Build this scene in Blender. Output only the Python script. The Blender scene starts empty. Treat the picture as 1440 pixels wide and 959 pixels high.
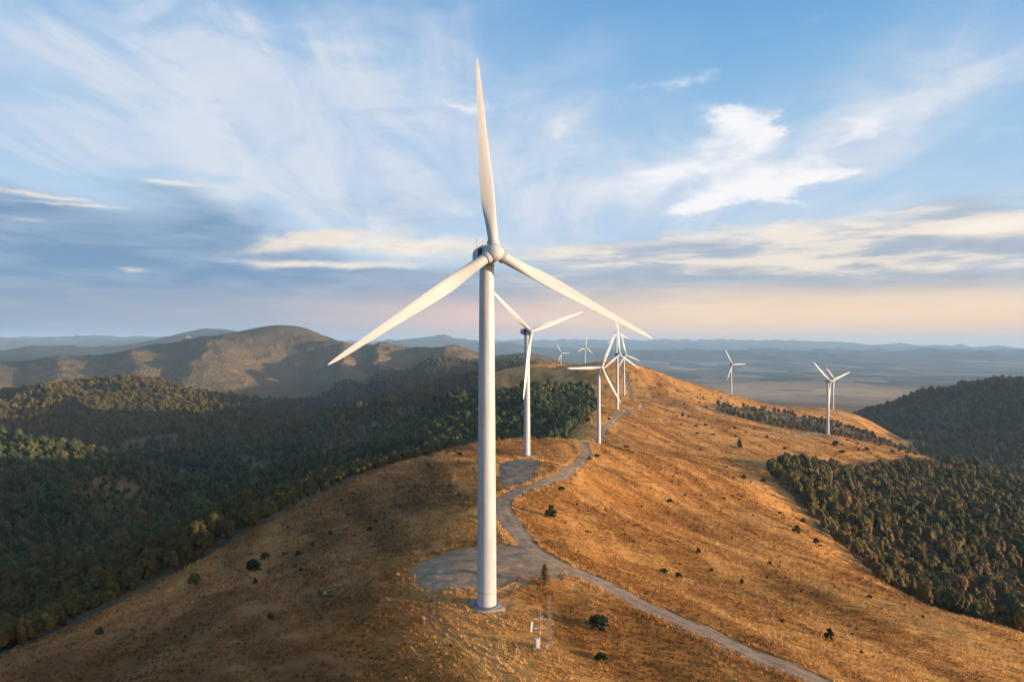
"""Wind turbines along a grassy mountain ridge at sunset."""
import numpy as np, math
F_PX, CX, CY = 960.0, 720.0, 480.0
# ------------------------------------------------------------------ noise
def _hash(ix, iy, seed):
    h = (ix.astype(np.int64) * 374761393 + iy.astype(np.int64) * 668265263 + seed * 1442695041) & 0xFFFFFFFF
    h = ((h ^ (h >> 13)) * 1274126177) & 0xFFFFFFFF
    h = (h ^ (h >> 16)) & 0xFFFFFFFF
    return h
def perlin(x, y, seed=0):
    x0 = np.floor(x); y0 = np.floor(y); fx = x - x0; fy = y - y0
    ix = x0.astype(np.int64); iy = y0.astype(np.int64)
    u = fx*fx*fx*(fx*(fx*6-15)+10); v = fy*fy*fy*(fy*(fy*6-15)+10)
    def g(dx, dy):
        a = _hash(ix+dx, iy+dy, seed).astype(np.float64) * (2*math.pi/4294967296.0)
        return np.cos(a)*(fx-dx) + np.sin(a)*(fy-dy)
    n00, n10, n01, n11 = g(0,0), g(1,0), g(0,1), g(1,1)
    return ((n00*(1-u)+n10*u)*(1-v) + (n01*(1-u)+n11*u)*v) * 1.5
def fbm(x, y, wl, octv=4, seed=0, gain=0.5):
    s = np.zeros_like(x); a = 1.0; f = 1.0/wl
    for k in range(octv):
        s += a*perlin(x*f + 17.3*k, y*f - 9.1*k, seed+k); a *= gain; f *= 2.03
    return s
def ridged(x, y, wl, octv=4, seed=0, gain=0.5):
    s = np.zeros_like(x); a = 1.0; f = 1.0/wl; w = np.ones_like(x)
    for k in range(octv):
        n = 1-np.abs(perlin(x*f + 31.7*k, y*f + 11.9*k, seed+k))*1.6
        n = np.clip(n, 0, 1)**2 * w
        s += a*n; w = np.clip(n*1.6, 0, 1); a *= gain; f *= 2.1
    return s
def sstep(a, b, t):
    t = np.clip((t-a)/(b-a), 0, 1); return t*t*(3-2*t)
# ------------------------------------------------------------------ control points
# what the ground does: bearing column, distance and level (given by the row it is seen at, or by height for hidden ground)
CP = []
def V(px, py, d, tree=0.0): CP.append(((px-CX)/F_PX*d, d, (CY-py)/F_PX*d - tree))
def H(px, d, z): CP.append(((px-CX)/F_PX*d, d, z))
# foreground hill
for a in [(683,853,155),(600,800,180),(760,790,189),(705,715,257),(740,690,297),(800,660,363),(820,630,474),(741,643,438),
          (720,668,345),(650,628,480),(740,620,525),(720,959,118),(683,900,138),(900,959,126),(1130,959,132),(1440,959,165),(1440,893,205),
          (0,935,150),(0,959,140),(250,815,230),(250,900,150),(400,900,142),(460,700,330),(460,800,205),(550,655,420),(550,720,280),
          (640,740,240),(640,680,330),
          (900,640,600),(1000,640,720),(950,620,800),(1000,720,400),(900,720,340),(900,800,225),(1100,800,260),(1100,690,520),
          (1180,765,390),(1240,820,300),(1340,868,240),(1150,880,180),(1300,959,150)]: V(*a)
for a in [(720,70,-57),(720,40,-57),(300,70,-60),(1200,70,-62),(0,90,-66),(1500,90,-70),(-300,100,-75),(-300,160,-100)]: H(*a)
# left near wood band
for a in [(0,838,230,15),(250,722,350,17),(450,664,470,17),(560,652,510,16),(-200,900,260,16)]: V(*a)
for a in [(0,330,-150),(250,450,-148),(540,700,-150),(400,600,-182),(300,600,-185),(-200,400,-170),(640,650,-120)]: H(*a)
# spur B, forest below summit
for a in [(720,598,800,12),(760,562,1050,12),(800,542,1200,12),(840,600,780),(670,562,1150,14),(600,575,1060,14),(540,598,980,14),
          (480,625,900,14),(350,682,800,14)]: V(*a)
# near-left hill
for a in [(0,618,900,15),(-200,618,900,15),(140,643,900,14),(290,668,850,14),(0,720,600,14),(0,800,450,14),(150,740,600,14)]: V(*a)
for a in [(300,730,-192),(0,1130,-262),(150,1120,-285),(300,1100,-305),(400,1120,-302)]: H(*a)
# mid-left hill M
for a in [(-150,545,1900,34),(0,541,1900,36),(87,533,2000,38),(160,524,2100,38),(213,526,2050,38),(253,538,2000,34),(300,544,1950,32),(353,558,1900,30),
          (417,580,1800,24),(473,590,1700,20),(0,592,1400,28),(150,602,1350,28),(300,622,1300,24),(400,640,1250,18)]: V(*a)
# spur C
for a in [(490,577,1500,12),(545,552,1600,12),(600,537,1700,12),(670,527,1800,12),(430,603,1400,12),(340,655,1230,12)]: V(*a)
for a in [(540,1260,-262),(600,1370,-232),(670,1470,-192)]: H(*a)
# massif
for a in [(370,461,4200),(430,463,4300),(345,469,4100),(310,478,4000),(250,487,3800),(160,503,3600),(0,513,3400),(-200,515,3400),(470,479,4300),
          (520,485,4200),(600,489,4000),(670,495,3800),(740,503,3600),(800,512,3400),(850,521,3200),
          (460,582,2700),(400,555,2900),(380,520,3400),(480,540,3000),(560,530,2800),(250,520,3000),(600,515,3200),(700,514,2900),
          (789,525,2900),(735,514,1900),(823,519,2500)]: V(*a)
for a in [(0,2600,-220),(150,2700,-230),(253,2500,-240),(353,2400,-285),(470,2300,-320),(560,2200,-245),(670,2300,-180)]: H(*a)
for a in [(0,5500,-330),(200,5500,-330),(400,6000,-300),(600,5500,-330),(750,5200,-360),(850,4500,-360)]: H(*a)
# summit hill and its spurs
for a in [(880,512,1500),(840,517,1480),(930,525,1520),(960,538,1550),(1000,548,1620),(1028,557,1717),(1080,570,1700),(1130,575,1720),
          (1171,577,1765),(1210,586,1700),(1250,606,1600),(1290,633,1450),(867,515,1650),
          (877,558,1340),(868,576,979),(842,626,704),(950,570,1250),(1000,590,1100),(1060,592,1150),(1100,590,1300,8),(1200,600,1350,8),
          (1164,614,1024),(1090,607,1000),(1230,625,1000),(1300,643,930)]: V(*a)
for a in [(880,2000,-140),(1000,2150,-240),(1170,2300,-310),(1290,2000,-330),(1110,1150,-152),(1200,1150,-168),(1300,1150,-205)]: H(*a)
# right gully, right wood, right hill
for a in [(1240,410,-142),(1340,310,-132),(1440,270,-124),(1180,480,-130),(1440,380,-160),(1600,260,-135),(1600,400,-185),(1700,200,-115)]: H(*a)
for a in [(1200,680,620,12),(1300,700,600,12),(1350,760,490,12),(1440,760,520,12),(1440,688,750,12),(1300,650,850,12),(1150,660,640,8),(1600,700,700,12)]: V(*a)
for a in [(1440,1000,-235),(1650,1000,-260)]: H(*a)
for a in [(1260,562,2200,12),(1320,546,2100,12),(1360,540,2000,12),(1430,538,1900,12),(1600,536,1900,12),(1350,600,1600,12),(1440,620,1400,12),(1500,660,1200,12)]: V(*a)
for a in [(1400,3000,-320),(1250,3000,-390),(1600,3000,-330)]: H(*a)
for a in [(1260,2600,-330),(1320,2420,-215),(1360,2300,-185),(1400,2250,-176),(1440,2200,-168),(1500,2200,-170),(1600,2250,-175),(1700,2200,-180)]: H(*a)
# plain and far ranges
for px in (900,1000,1100,1200,1320,1440,1600): H(px,4600,-415)
for px in (500,700,850,1000,1150,1300,1440,1600): H(px,7500,-420); H(px,12500,-420); H(px,19500,-395)
for a in [(-200,7500,-330),(100,12500,-420),(300,12500,-420)]: H(*a)
for a in [(0,492,7000),(60,489,7200),(110,496,7400),(160,500,7600),(200,481,9500),(262,467,9500),(300,470,9500),(335,467,9800),(380,474,9800),(450,482,10000),
          (-200,490,8000),(100,500,9500)]: V(*a)
for a in [(-200,482,17000),(0,480,17000),(120,476,17000),(200,477,17000),(560,481,17000),(625,475,17000),(690,483,17000),(780,492,16500),(900,495,16500),(1050,494,16500),
          (1200,495,16500),(1350,494,16500),(1500,495,16500)]: V(*a)
for a in [(-200,482,25000),(0,478,25000),(400,482,25000),(700,484,25000),(800,486,25000),(870,482,25000),(940,485,25000),(1000,485,25000),(1100,483,25000),(1200,486,25000),
          (1300,487,25000),(1440,488,25000),(1600,487,25000)]: V(*a)
for px in (-200,200,700,1200,1600): H(px,40000,-600)
CP = np.array(CP)
_TR = np.log(np.array([30,200,500,1000,2000,4000,7000,60000.0])); _TZ = np.array([-60,-66,-95,-140,-210,-320,-410,-420.0])
def trend(lr): return np.interp(lr, _TR, _TZ)
def _feat(x, y):
    r = np.hypot(x, y); return np.arctan2(x, y), np.log(np.maximum(r, 1)), r
_a, _l, _r = _feat(CP[:,0], CP[:,1])
_val = (CP[:,2]-trend(_l))/_r
def _kern(d2): return 0.5*d2*np.log(d2+1e-12)
_n = len(CP)
_A = np.zeros((_n+3,_n+3))
_A[:_n,:_n] = _kern((_a[:,None]-_a)**2+(_l[:,None]-_l)**2) + np.eye(_n)*2e-5
_A[:_n,_n:] = np.stack([np.ones(_n),_a,_l],1); _A[_n:,:_n] = _A[:_n,_n:].T
_W = np.linalg.solve(_A, np.concatenate([_val,np.zeros(3)]))
def base_height(x, y):
    a, l, r = _feat(x, y)
    sh = a.shape; a = a.ravel(); l = l.ravel(); out = np.empty(a.size)
    ac = np.clip(a, -0.95, 0.95); lc = np.clip(l, math.log(38), math.log(42000))
    for i in range(0, a.size, 20000):
        s = slice(i, i+20000)
        d2 = (ac[s,None]-_a)**2+(lc[s,None]-_l)**2
        out[s] = _kern(d2)@_W[:_n] + _W[_n]+_W[_n+1]*ac[s]+_W[_n+2]*lc[s]
    fade = 1-sstep(0.80, 1.3, np.abs(a))
    out = out*fade*np.exp(lc)
    return (trend(l)+out).reshape(sh)
import bpy, bmesh, random
from mathutils import Vector, Matrix, Quaternion
rng = np.random.default_rng(7)
random.seed(7)
SC = bpy.context.scene
COL = SC.collection
SUN_EL, SUN_AZ = math.radians(4.5), math.radians(110.0)     # azimuth clockwise from +Y (view direction)
SUN_DIR = Vector((math.sin(SUN_AZ)*math.cos(SUN_EL), math.cos(SUN_AZ)*math.cos(SUN_EL), math.sin(SUN_EL)))

def lin(r, g, b):
    f = lambda c: (c/255/12.92) if c/255 <= 0.04045 else ((c/255+0.055)/1.055)**2.4
    return (f(r), f(g), f(b), 1.0)

# ================================================================== terrain grid
LR0, LR1, NR = math.log(30.0), math.log(30000.0), 1000
lr_ax = np.linspace(LR0, LR1, NR)
dense = np.linspace(-0.74, 0.74, 920)
rest = np.linspace(0.74, 2*math.pi-0.74, 72)[1:-1]
az_ax = np.concatenate([dense, rest])                      # increasing, wraps at 2 pi
GA, GL = np.meshgrid(az_ax, lr_ax)
GA2 = np.where(GA > math.pi, GA-2*math.pi, GA)
GR = np.exp(GL); GX = GR*np.sin(GA); GY = GR*np.cos(GA)

def pd(px, d): return ((px-CX)/F_PX*d, d)
def in_poly(x, y, poly):
    inside = np.zeros(x.shape, bool); n = len(poly); j = n-1
    for i in range(n):
        xi, yi = poly[i]; xj, yj = poly[j]
        c = ((yi > y) != (yj > y)) & (x < (xj-xi)*(y-yi)/((yj-yi) if yj != yi else 1e-9)+xi)
        inside ^= c; j = i
    return inside
def poly_dist(x, y, pts, closed=False):
    d = np.full(x.shape, 1e9)
    seg = list(zip(pts, pts[1:]+([pts[0]] if closed else []))) if closed else list(zip(pts[:-1], pts[1:]))
    for (ax, ay), (bx, by) in seg:
        vx, vy = bx-ax, by-ay; L = vx*vx+vy*vy+1e-9
        t = np.clip(((x-ax)*vx+(y-ay)*vy)/L, 0, 1)
        d = np.minimum(d, np.hypot(x-ax-t*vx, y-ay-t*vy))
    return d

# woods, as outlines on the ground
WOOD_L = [pd(*p) for p in [(-900,150),(-300,165),(0,158),(100,190),(250,246),(360,290),(460,343),(550,436),(640,505),(690,545),(745,640),(790,745),(826,860),(838,960),
          (838,1080),(826,1210),(783,1330),(740,1420),(697,1500),(672,1750),(690,2050),(720,2350),(780,2550),(700,2900),(-700,2900)]]
WOOD_R = [pd(*p) for p in [(1086,640),(1082,590),(1100,535),(1140,470),(1180,412),(1240,318),(1340,252),(1440,214),(1750,190),(2100,700),(2000,2900),(1230,2900),(1195,2300),
          (1250,1750),(1290,1500),(1310,1150),(1320,980),(1290,900),(1240,800),(1200,730),(1130,690)]]
WOOD_H = [pd(*p) for p in [(1008,1330),(1050,1400),(1110,1420),(1160,1440),(1220,1480),(1290,1500),(1330,1200),(1240,1110),(1170,1100),(1095,1090),(1050,1130),(1015,1210)]]
# clearings in the left woods
CLEAR = [(pd(233,2035),22),(pd(215,2040),16),(pd(262,1960),20),(pd(337,1890),24),(pd(125,1780),30),(pd(150,1750),26),(pd(770,1950),110),(pd(715,1900),150),(pd(383,3280),24)]

def height(x, y, wood=None):
    z = base_height(x, y)
    r = np.hypot(x, y); a = np.arctan2(x, y)
    g = sstep(80, 200, r)
    z = z + (0.55*fbm(x, y, 34, 3, 11)*g*(0.35+0.65*sstep(160, 320, r)) + 0.16*fbm(x, y, 6, 2, 5)) * (1-sstep(2500, 5000, r))
    # rolling spurs further out
    z = z + sstep(420, 900, r)*(1-sstep(3000, 5000, r))*(2.6*fbm(x, y, 120, 3, 21))
    left = 1-sstep(0.02, 0.14, a)
    z = z + left*sstep(480, 800, r)*(1-sstep(2200, 2800, r))*(ridged(x+50*perlin(x/200, y/200, 13), y+50*perlin(x/200, y/200, 14), 300, 3, 27)-0.75)*17
    z = z + left*sstep(900, 1500, r)*(1-sstep(2300, 3000, r))*(7*fbm(x, y, 320, 3, 23))
    mass = left*sstep(2300, 2900, r)*(1-sstep(5200, 6200, r))
    rd = ridged(x+120*perlin(x/500, y/500, 3), y+120*perlin(x/500, y/500, 4), 700, 4, 31, 0.45)
    # spurs and gullies running down from the long mountain's crest
    tt = np.clip((y-2650)/1500, 0, 1)
    p = CX+F_PX*x/np.maximum(y, 1)+9*perlin(x/260, y/260, 6)+5*perlin(x/110, y/110, 8)
    top = np.array([-160,-60,30,90,150,200,252,308,398,470,521,535,578,640,690,745,810]); low = np.array([-150,-60,20,80,135,180,232,268,446,487,514,531,568,612,668,730,800])
    hts = np.array([.4,.7,-.5,.6,-.5,.6,-.9,1.0,-1.3,1.0,-.75,.55,-.95,.75,-.8,.5,0])
    ptop, plow = np.interp(p, top, hts), np.interp(p, low, hts)
    sp_ = ptop*tt+plow*(1-tt)
    qq = np.clip((p-low[0])/(low[-1]-low[0]), 0, 1)
    mid_ = np.interp(p, (top+low)/2, hts)
    w2 = 1-np.abs(2*tt-1); sp_ = np.where(tt > 0.5, mid_*w2+ptop*(1-w2), mid_*w2+plow*(1-w2))
    z = z + left*(1-sstep(4600, 5200, y))*40*sp_*(4*tt*(1-tt))**0.6
    z = z + mass*((rd-0.7)*16)*(0.3+0.7*(1-sstep(-20, 70, z)))
    z = z + mass*(ridged(x+40*perlin(x/150, y/150, 7), y, 240, 3, 33)-0.7)*9*(1-sstep(10, 80, z))
    rh = sstep(0.465, 0.545, a)*sstep(1200, 1600, r)*(1-sstep(2800, 3500, r))
    z = z + rh*(ridged(x, y, 520, 3, 35)-0.8)*18-rh*24
    far = sstep(6000, 8500, r)
    hill = sstep(-412, -360, z)
    z = z + far*hill*((ridged(x, y, 2100, 4, 41)-0.75)*95)*(0.5+0.5*sstep(9000, 16000, r))
    return z
GZ = height(GX, GY)

def gz(x, y):
    x = np.asarray(x, float); y = np.asarray(y, float)
    a = np.arctan2(x, y); a = np.where(a < az_ax[0], a+2*math.pi, a)
    l = np.clip(np.log(np.maximum(np.hypot(x, y), 30.01)), LR0, LR1-1e-6)
    i = np.clip(np.searchsorted(az_ax, a)-1, 0, len(az_ax)-2)
    fa = np.clip((a-az_ax[i])/(az_ax[i+1]-az_ax[i]), 0, 1)
    q = (l-LR0)/(LR1-LR0)*(NR-1); j = np.clip(q.astype(int), 0, NR-2); fr = q-j
    # the same two triangles the mesh uses
    z00 = GZ[j,i]; z10 = GZ[j+1,i]; z01 = GZ[j,i+1]; z11 = GZ[j+1,i+1]
    return (z00*(1-fr)+z10*fr)*(1-fa)+(z01*(1-fr)+z11*fr)*fa
def gzs(x, y): return float(gz(np.array([x]), np.array([y]))[0])
def ground_at(px, py, dmin=60.0, dmax=6000.0):
    """where the line of sight through a spot of the photograph meets the ground"""
    d = np.exp(np.linspace(math.log(dmin), math.log(dmax), 2500))
    x = (px-CX)/F_PX*d; zr = (CY-py)/F_PX*d
    z = gz(x, d); k = np.argmax(z >= zr)
    if not (z >= zr).any(): k = int(np.argmin(zr-z))
    return float(x[k]), float(d[k]), float(z[k])

# ------------------------------------------------------------------ turbines: photo column, distance, yaw, rotor phase
TURB = [(684.5,155,22,-4),(741,438,32,72),(842,704,30,30),(868,979,36,0),(877.5,1340,40,108),(866.9,1650,32,112),
        (788.8,2900,32,90),(822.7,2500,30,8),(1028.3,1717,26,90),(1164.2,1024,24,72),(1171.5,1765,28,76)]
TPOS = [pd(p, d) for p, d, _, _ in TURB]

# ------------------------------------------------------------------ track and pads
def spline(pts, step):
    P = [np.array(p, float) for p in pts]; P = [2*P[0]-P[1]]+P+[2*P[-1]-P[-2]]; out = []
    for i in range(1, len(P)-2):
        n = max(2, int(np.linalg.norm(P[i+1]-P[i])/step))
        for k in range(n):
            t = k/n
            out.append(0.5*(2*P[i]+(P[i+1]-P[i-1])*t+(2*P[i-1]-5*P[i]+4*P[i+1]-P[i+2])*t*t+(3*P[i]-P[i-1]-3*P[i+1]+P[i+2])*t**3))
    out.append(P[-2]); return [tuple(p) for p in out]
def ga(px, py, **k): return ground_at(px, py, **k)[:2]
ROAD_A = [ga(*p) for p in [(1230,1010),(1145,957),(1060,922),(980,886),(900,850),(840,818),(790,797),(755,778),(733,757),(716,735),(707,716),(712,702),(735,690),(768,678),(796,664),(815,650),(823,639)]]
ROAD_A += [pd(818,500),pd(808,545),pd(812,620),pd(838,700),pd(853,800),pd(872,930)]
ROAD_B = [pd(872,930),pd(892,1010),pd(905,1090),pd(897,1180),pd(889,1300),pd(882,1400),pd(872,1480)]
ROAD_C = [pd(905,1090),pd(925,1120),pd(957,1150),pd(1000,1240),pd(1020,1420),pd(1028,1690)]
ROAD_D = [pd(1060,930),pd(1100,990),pd(1164,1015)]
road_pts = spline(ROAD_A, 1.2)
roadb_pts = spline(ROAD_B, 3.0); roadc_pts = spline(ROAD_C, 4.0); roadd_pts = spline(ROAD_D, 3.0)
PAD1 = [ga(*p) for p in [(578,806),(590,793),(622,781),(665,770),(712,768),(745,772),(775,790),(800,806),(786,812),(752,812),(722,818),(690,826),(650,829),(606,834),(585,822)]]
PAD2 = [ga(*p) for p in [(700,658),(722,648),(744,646),(762,650),(752,672),(738,680),(706,692),(703,676)]]
SPUR1 = spline([ga(*p) for p in [(698,838),(716,830),(738,819),(762,811)]], 1.0)
RUT = spline([ga(*p) for p in [(612,832),(607,852),(608,872),(616,888),(632,899),(655,910),(690,926),(725,948)]], 1.5)
PAD4 = [pd(848,930),pd(868,955),pd(885,960),pd(880,930),pd(862,905)]
PAD10 = [pd(1095,1000),pd(1130,1015),pd(1180,1040),pd(1180,1012),pd(1140,985)]

sub = (GR < 2000) & (np.abs(GA2) < 0.76)
RD = np.full(GX.shape, 1e9); PDist = np.full(GX.shape, 1e9); RUTD = np.full(GX.shape, 1e9)
near = (GR < 1150) & sub
RD[near] = poly_dist(GX[near], GY[near], road_pts[::4])
s2 = (GR > 850) & sub & (np.abs(GA2) < 0.5)
RD[s2] = np.minimum(RD[s2], np.minimum(poly_dist(GX[s2], GY[s2], roadb_pts[::4]), poly_dist(GX[s2], GY[s2], roadc_pts[::4])))
RD[s2] = np.minimum(RD[s2], poly_dist(GX[s2], GY[s2], roadd_pts[::3]))
def signed(x, y, poly):
    d = poly_dist(x, y, poly, True); return np.where(in_poly(x, y, poly), -d, d)
n2 = (GR < 520) & (np.abs(GA2) < 0.4)
PDist[n2] = np.minimum(signed(GX[n2], GY[n2], PAD1), signed(GX[n2], GY[n2], PAD2))
RUTD[n2] = np.minimum(poly_dist(GX[n2], GY[n2], RUT[::3]), 9e8)
SPD = np.full(GX.shape, 1e9); SPD[n2] = poly_dist(GX[n2], GY[n2], SPUR1)
for q in (PAD4, PAD10): PDist[s2] = np.minimum(PDist[s2], signed(GX[s2], GY[s2], q))
# even out the ground under track and pads
_sm = np.exp(-np.maximum(np.minimum(RD-2, PDist), 0)/3.0)
nz = fbm(GX, GY, 5, 3, 61)
bare = np.maximum(1-sstep(2.8, 5.0, RD+1.2*nz), 1-sstep(-0.8, 1.6, PDist+1.5*nz))
bare = np.maximum(bare, 0.75*(1-sstep(0.7, 2.2, SPD+0.6*nz)))
bare = np.maximum(bare, 0.4*(1-sstep(0.1, 0.7, np.abs(RUTD-0.85)+0.5*nz)))
for (tx, ty), d in zip(TPOS, TURB): bare = np.maximum(bare, 0.7*(1-sstep(3.0, 7.5, np.hypot(GX-tx, GY-ty)+1.8*nz)))

wn = fbm(GX, GY, 30, 3, 71)
def edge(poly, w):
    m = np.zeros(GX.shape); q = (GR < 4000) & (np.abs(GA2) < 0.9)
    s = signed(GX[q], GY[q], poly); m[q] = 1-sstep(-w, w, s+wn[q]*np.clip(GR[q]*0.008, 1.0, 9.0)); return m
forest = np.maximum(np.maximum(edge(WOOD_L, 1.5), edge(WOOD_R, 1.5)), edge(WOOD_H, 4))
left_far = (GA2 < 0.14) & (GR > 2800) & (GR < 6200)
scrub = np.where(left_far, 0.8+0.2*sstep(-0.7, -0.1, fbm(GX, GY, 120, 5, 81)+0.1), 0.0)
scrub = np.where((GA2 > 0.4) & (GR > 2500) & (GR < 4200), 1.0, scrub)
forest = np.maximum(forest, scrub)
pale = np.zeros(GX.shape)
for (cx_, cy_), rr in CLEAR:
    q = np.hypot((GX-cx_), (GY-cy_)/1.6)+rr*0.5*fbm(GX, GY, 60, 2, 91)
    pale = np.maximum(pale, 1-sstep(rr*0.7, rr, q))
forest = forest*(1-pale)
pq = np.hypot((np.degrees(GA2)-24)/11, (GR-6300)/1500)+0.35*fbm(GX, GY, 900, 3, 93)
pale = np.where(GR > 4200, 0.8*(1-sstep(0.35, 1.25, pq)), pale)
plain = sstep(3600, 5200, GR)
def band(x, y):
    """long sweeps of paler and rustier grass lying down the slope"""
    wx = x+9*perlin(x/60, y/60, 301); wy = y+9*perlin(x/60, y/60, 302)
    u = 0.30*wx-0.954*wy; v = 0.954*wx+0.30*wy
    return fbm(u/6.0, v, 15, 4, 305)*0.75+fbm(u/3.0, v, 55, 3, 307)*0.6
FOREST_GRID = forest
def grid_val(G, x, y):
    a = np.arctan2(x, y); a = np.where(a < az_ax[0], a+2*math.pi, a)
    l = np.clip(np.log(np.maximum(np.hypot(x, y), 30.01)), LR0, LR1-1e-6)
    i = np.clip(np.searchsorted(az_ax, a)-1, 0, len(az_ax)-2); j = np.clip(((l-LR0)/(LR1-LR0)*(NR-1)).astype(int), 0, NR-2)
    return G[j, i]
# line of sight over bare ground and over the tree tops
SL = GZ/GR
HM = np.maximum.accumulate(SL, axis=0)
HC = np.maximum.accumulate((GZ+forest*9.5)/GR, axis=0)

def link(o): COL.objects.link(o); return o
def np_mesh(name, verts, faces, k, smooth=True, tris=None):
    me = bpy.data.meshes.new(name)
    v = np.ascontiguousarray(verts, np.float32); f = np.ascontiguousarray(faces, np.int32)
    me.vertices.add(len(v)); me.vertices.foreach_set('co', v.ravel())
    t3 = np.zeros((0, 3), np.int32) if tris is None else np.ascontiguousarray(tris, np.int32)
    li = np.concatenate([f.ravel(), t3.ravel()]); nf = len(f)+len(t3)
    me.loops.add(len(li)); me.loops.foreach_set('vertex_index', li)
    me.polygons.add(nf); me.polygons.foreach_set('loop_start', np.concatenate([np.arange(0, f.size, k), f.size+np.arange(0, t3.size, 3)]).astype(np.int32))
    me.polygons.foreach_set('loop_total', np.concatenate([np.full(len(f), k), np.full(len(t3), 3)]).astype(np.int32))
    me.update(calc_edges=True)
    me.polygons.foreach_set('use_smooth', np.full(nf, smooth, bool))
    return me
# ================================================================== materials
class NT:
    def __init__(s, tree): s.t = tree; s.n = tree.nodes; s.l = tree.links
    def add(s, typ, **kw):
        n = s.n.new(typ)
        for k, v in kw.items(): setattr(n, k, v)
        return n
    def put(s, sock, v):
        if isinstance(v, bpy.types.NodeSocket): s.l.new(v, sock)
        elif v is not None: sock.default_value = v
    def math(s, op, a, b=None, c=None, clamp=False):
        n = s.add('ShaderNodeMath', operation=op, use_clamp=clamp)
        for i, v in enumerate((a, b, c)):
            if v is not None: s.put(n.inputs[i], v)
        return n.outputs[0]
    def mix(s, f, a, b, blend='MIX'):
        n = s.add('ShaderNodeMix', data_type='RGBA', blend_type=blend)
        s.put(n.inputs[0], f); s.put(n.inputs[6], a); s.put(n.inputs[7], b); return n.outputs[2]
    def noise(s, vec, scale, detail=4, rough=0.5, dist=0.0, out=0):
        n = s.add('ShaderNodeTexNoise'); s.put(n.inputs['Vector'], vec)
        n.inputs['Scale'].default_value = scale; n.inputs['Detail'].default_value = detail
        n.inputs['Roughness'].default_value = rough; n.inputs['Distortion'].default_value = dist
        return n.outputs[out]
    def step(s, v, lo, hi):
        n = s.add('ShaderNodeMapRange', interpolation_type='SMOOTHSTEP')
        s.put(n.inputs[0], v); n.inputs[1].default_value = lo; n.inputs[2].default_value = hi; return n.outputs[0]
    def mapping(s, vec, loc=(0,0,0), rot=(0,0,0), scale=(1,1,1), typ='POINT'):
        n = s.add('ShaderNodeMapping', vector_type=typ); s.put(n.inputs[0], vec)
        n.inputs[1].default_value = loc; n.inputs[2].default_value = rot; n.inputs[3].default_value = scale; return n.outputs[0]
def material(name, rough=0.8, spec=0.2):
    m = bpy.data.materials.new(name); m.use_nodes = True; t = NT(m.node_tree)
    b = t.n['Principled BSDF']; b.inputs['Roughness'].default_value = rough
    b.inputs['Specular IOR Level'].default_value = spec
    return m, t, b
def simple(name, col, rough=0.6, spec=0.3, var=0.08, scale=1.5, metallic=0.0):
    m, t, b = material(name, rough, spec)
    tc = t.add('ShaderNodeTexCoord').outputs['Object']
    n = t.noise(tc, scale, 5, 0.6)
    c2 = tuple(c*(1-var*2.2) for c in col[:3])+(1,)
    t.put(b.inputs['Base Color'], t.mix(n, (*[min(1, c*(1+var)) for c in col[:3]], 1), c2))
    b.inputs['Metallic'].default_value = metallic
    return m

# ---- ground
M_ground, t, b = material('hill_ground', 0.95, 0.05)
geo = t.add('ShaderNodeNewGeometry'); P = geo.outputs['Position']
at = t.add('ShaderNodeVertexColor', layer_name='cover'); sp = t.add('ShaderNodeSeparateColor'); t.l.new(at.outputs[0], sp.inputs[0])
a_for, a_bare, a_plain = sp.outputs[0], sp.outputs[1], sp.outputs[2]; a_pale = at.outputs[1]
at2 = t.add('ShaderNodeAttribute', attribute_name='heath_shade')
P2 = t.mapping(P, scale=(1, 1, 0.0))
big = t.noise(P2, 0.011, 5, 0.6); mid = t.noise(P2, 0.06, 5, 0.62); fine = t.noise(P2, 0.6, 6, 0.72); vf = t.noise(P2, 2.6, 4, 0.7)
streakv = t.mapping(P2, rot=(0, 0, math.radians(-34)), scale=(0.018, 0.15, 1)); streak = t.noise(streakv, 1.0, 6, 0.7, 0.6)
straw = t.mix(fine, (0.46,0.198,0.045,1), (0.76,0.385,0.11,1))
rust = t.mix(fine, (0.22,0.082,0.018,1), (0.52,0.22,0.05,1))
k1 = t.math('ADD', t.math('MULTIPLY', streak, 0.75), t.math('MULTIPLY', mid, 0.45))
k1 = t.math('ADD', k1, t.math('MULTIPLY', big, 0.5))
at3 = t.add('ShaderNodeAttribute', attribute_name='band'); k1 = t.math('ADD', k1, t.math('MULTIPLY', at3.outputs['Fac'], 0.34))
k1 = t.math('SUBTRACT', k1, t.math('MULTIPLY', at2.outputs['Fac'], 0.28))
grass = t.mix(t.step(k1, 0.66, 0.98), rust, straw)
heather_shade = t.mix(t.step(t.math('ADD', mid, t.math('MULTIPLY', at3.outputs['Fac'], 0.25)), 0.36, 0.66), t.mix(fine, (0.088,0.037,0.012,1), (0.215,0.102,0.038,1)), t.mix(fine, (0.20,0.088,0.032,1), (0.43,0.215,0.085,1)))  # heather brown, with extra darkening painted in for the slope's shade
grass = t.mix(t.math('MULTIPLY', at2.outputs['Fac'], 0.9), grass, heather_shade)
dk = t.math('MULTIPLY', t.step(t.noise(P2, 0.035, 6, 0.7), 0.51, 0.66), 0.78)
grass = t.mix(dk, grass, t.mix(vf, (0.07,0.035,0.012,1), (0.16,0.08,0.026,1)))
speck = t.step(t.noise(P2, 0.33, 3, 0.6), 0.64, 0.70)
grass = t.mix(t.math('MULTIPLY', speck, 0.75), grass, (0.06,0.036,0.013,1))
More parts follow.
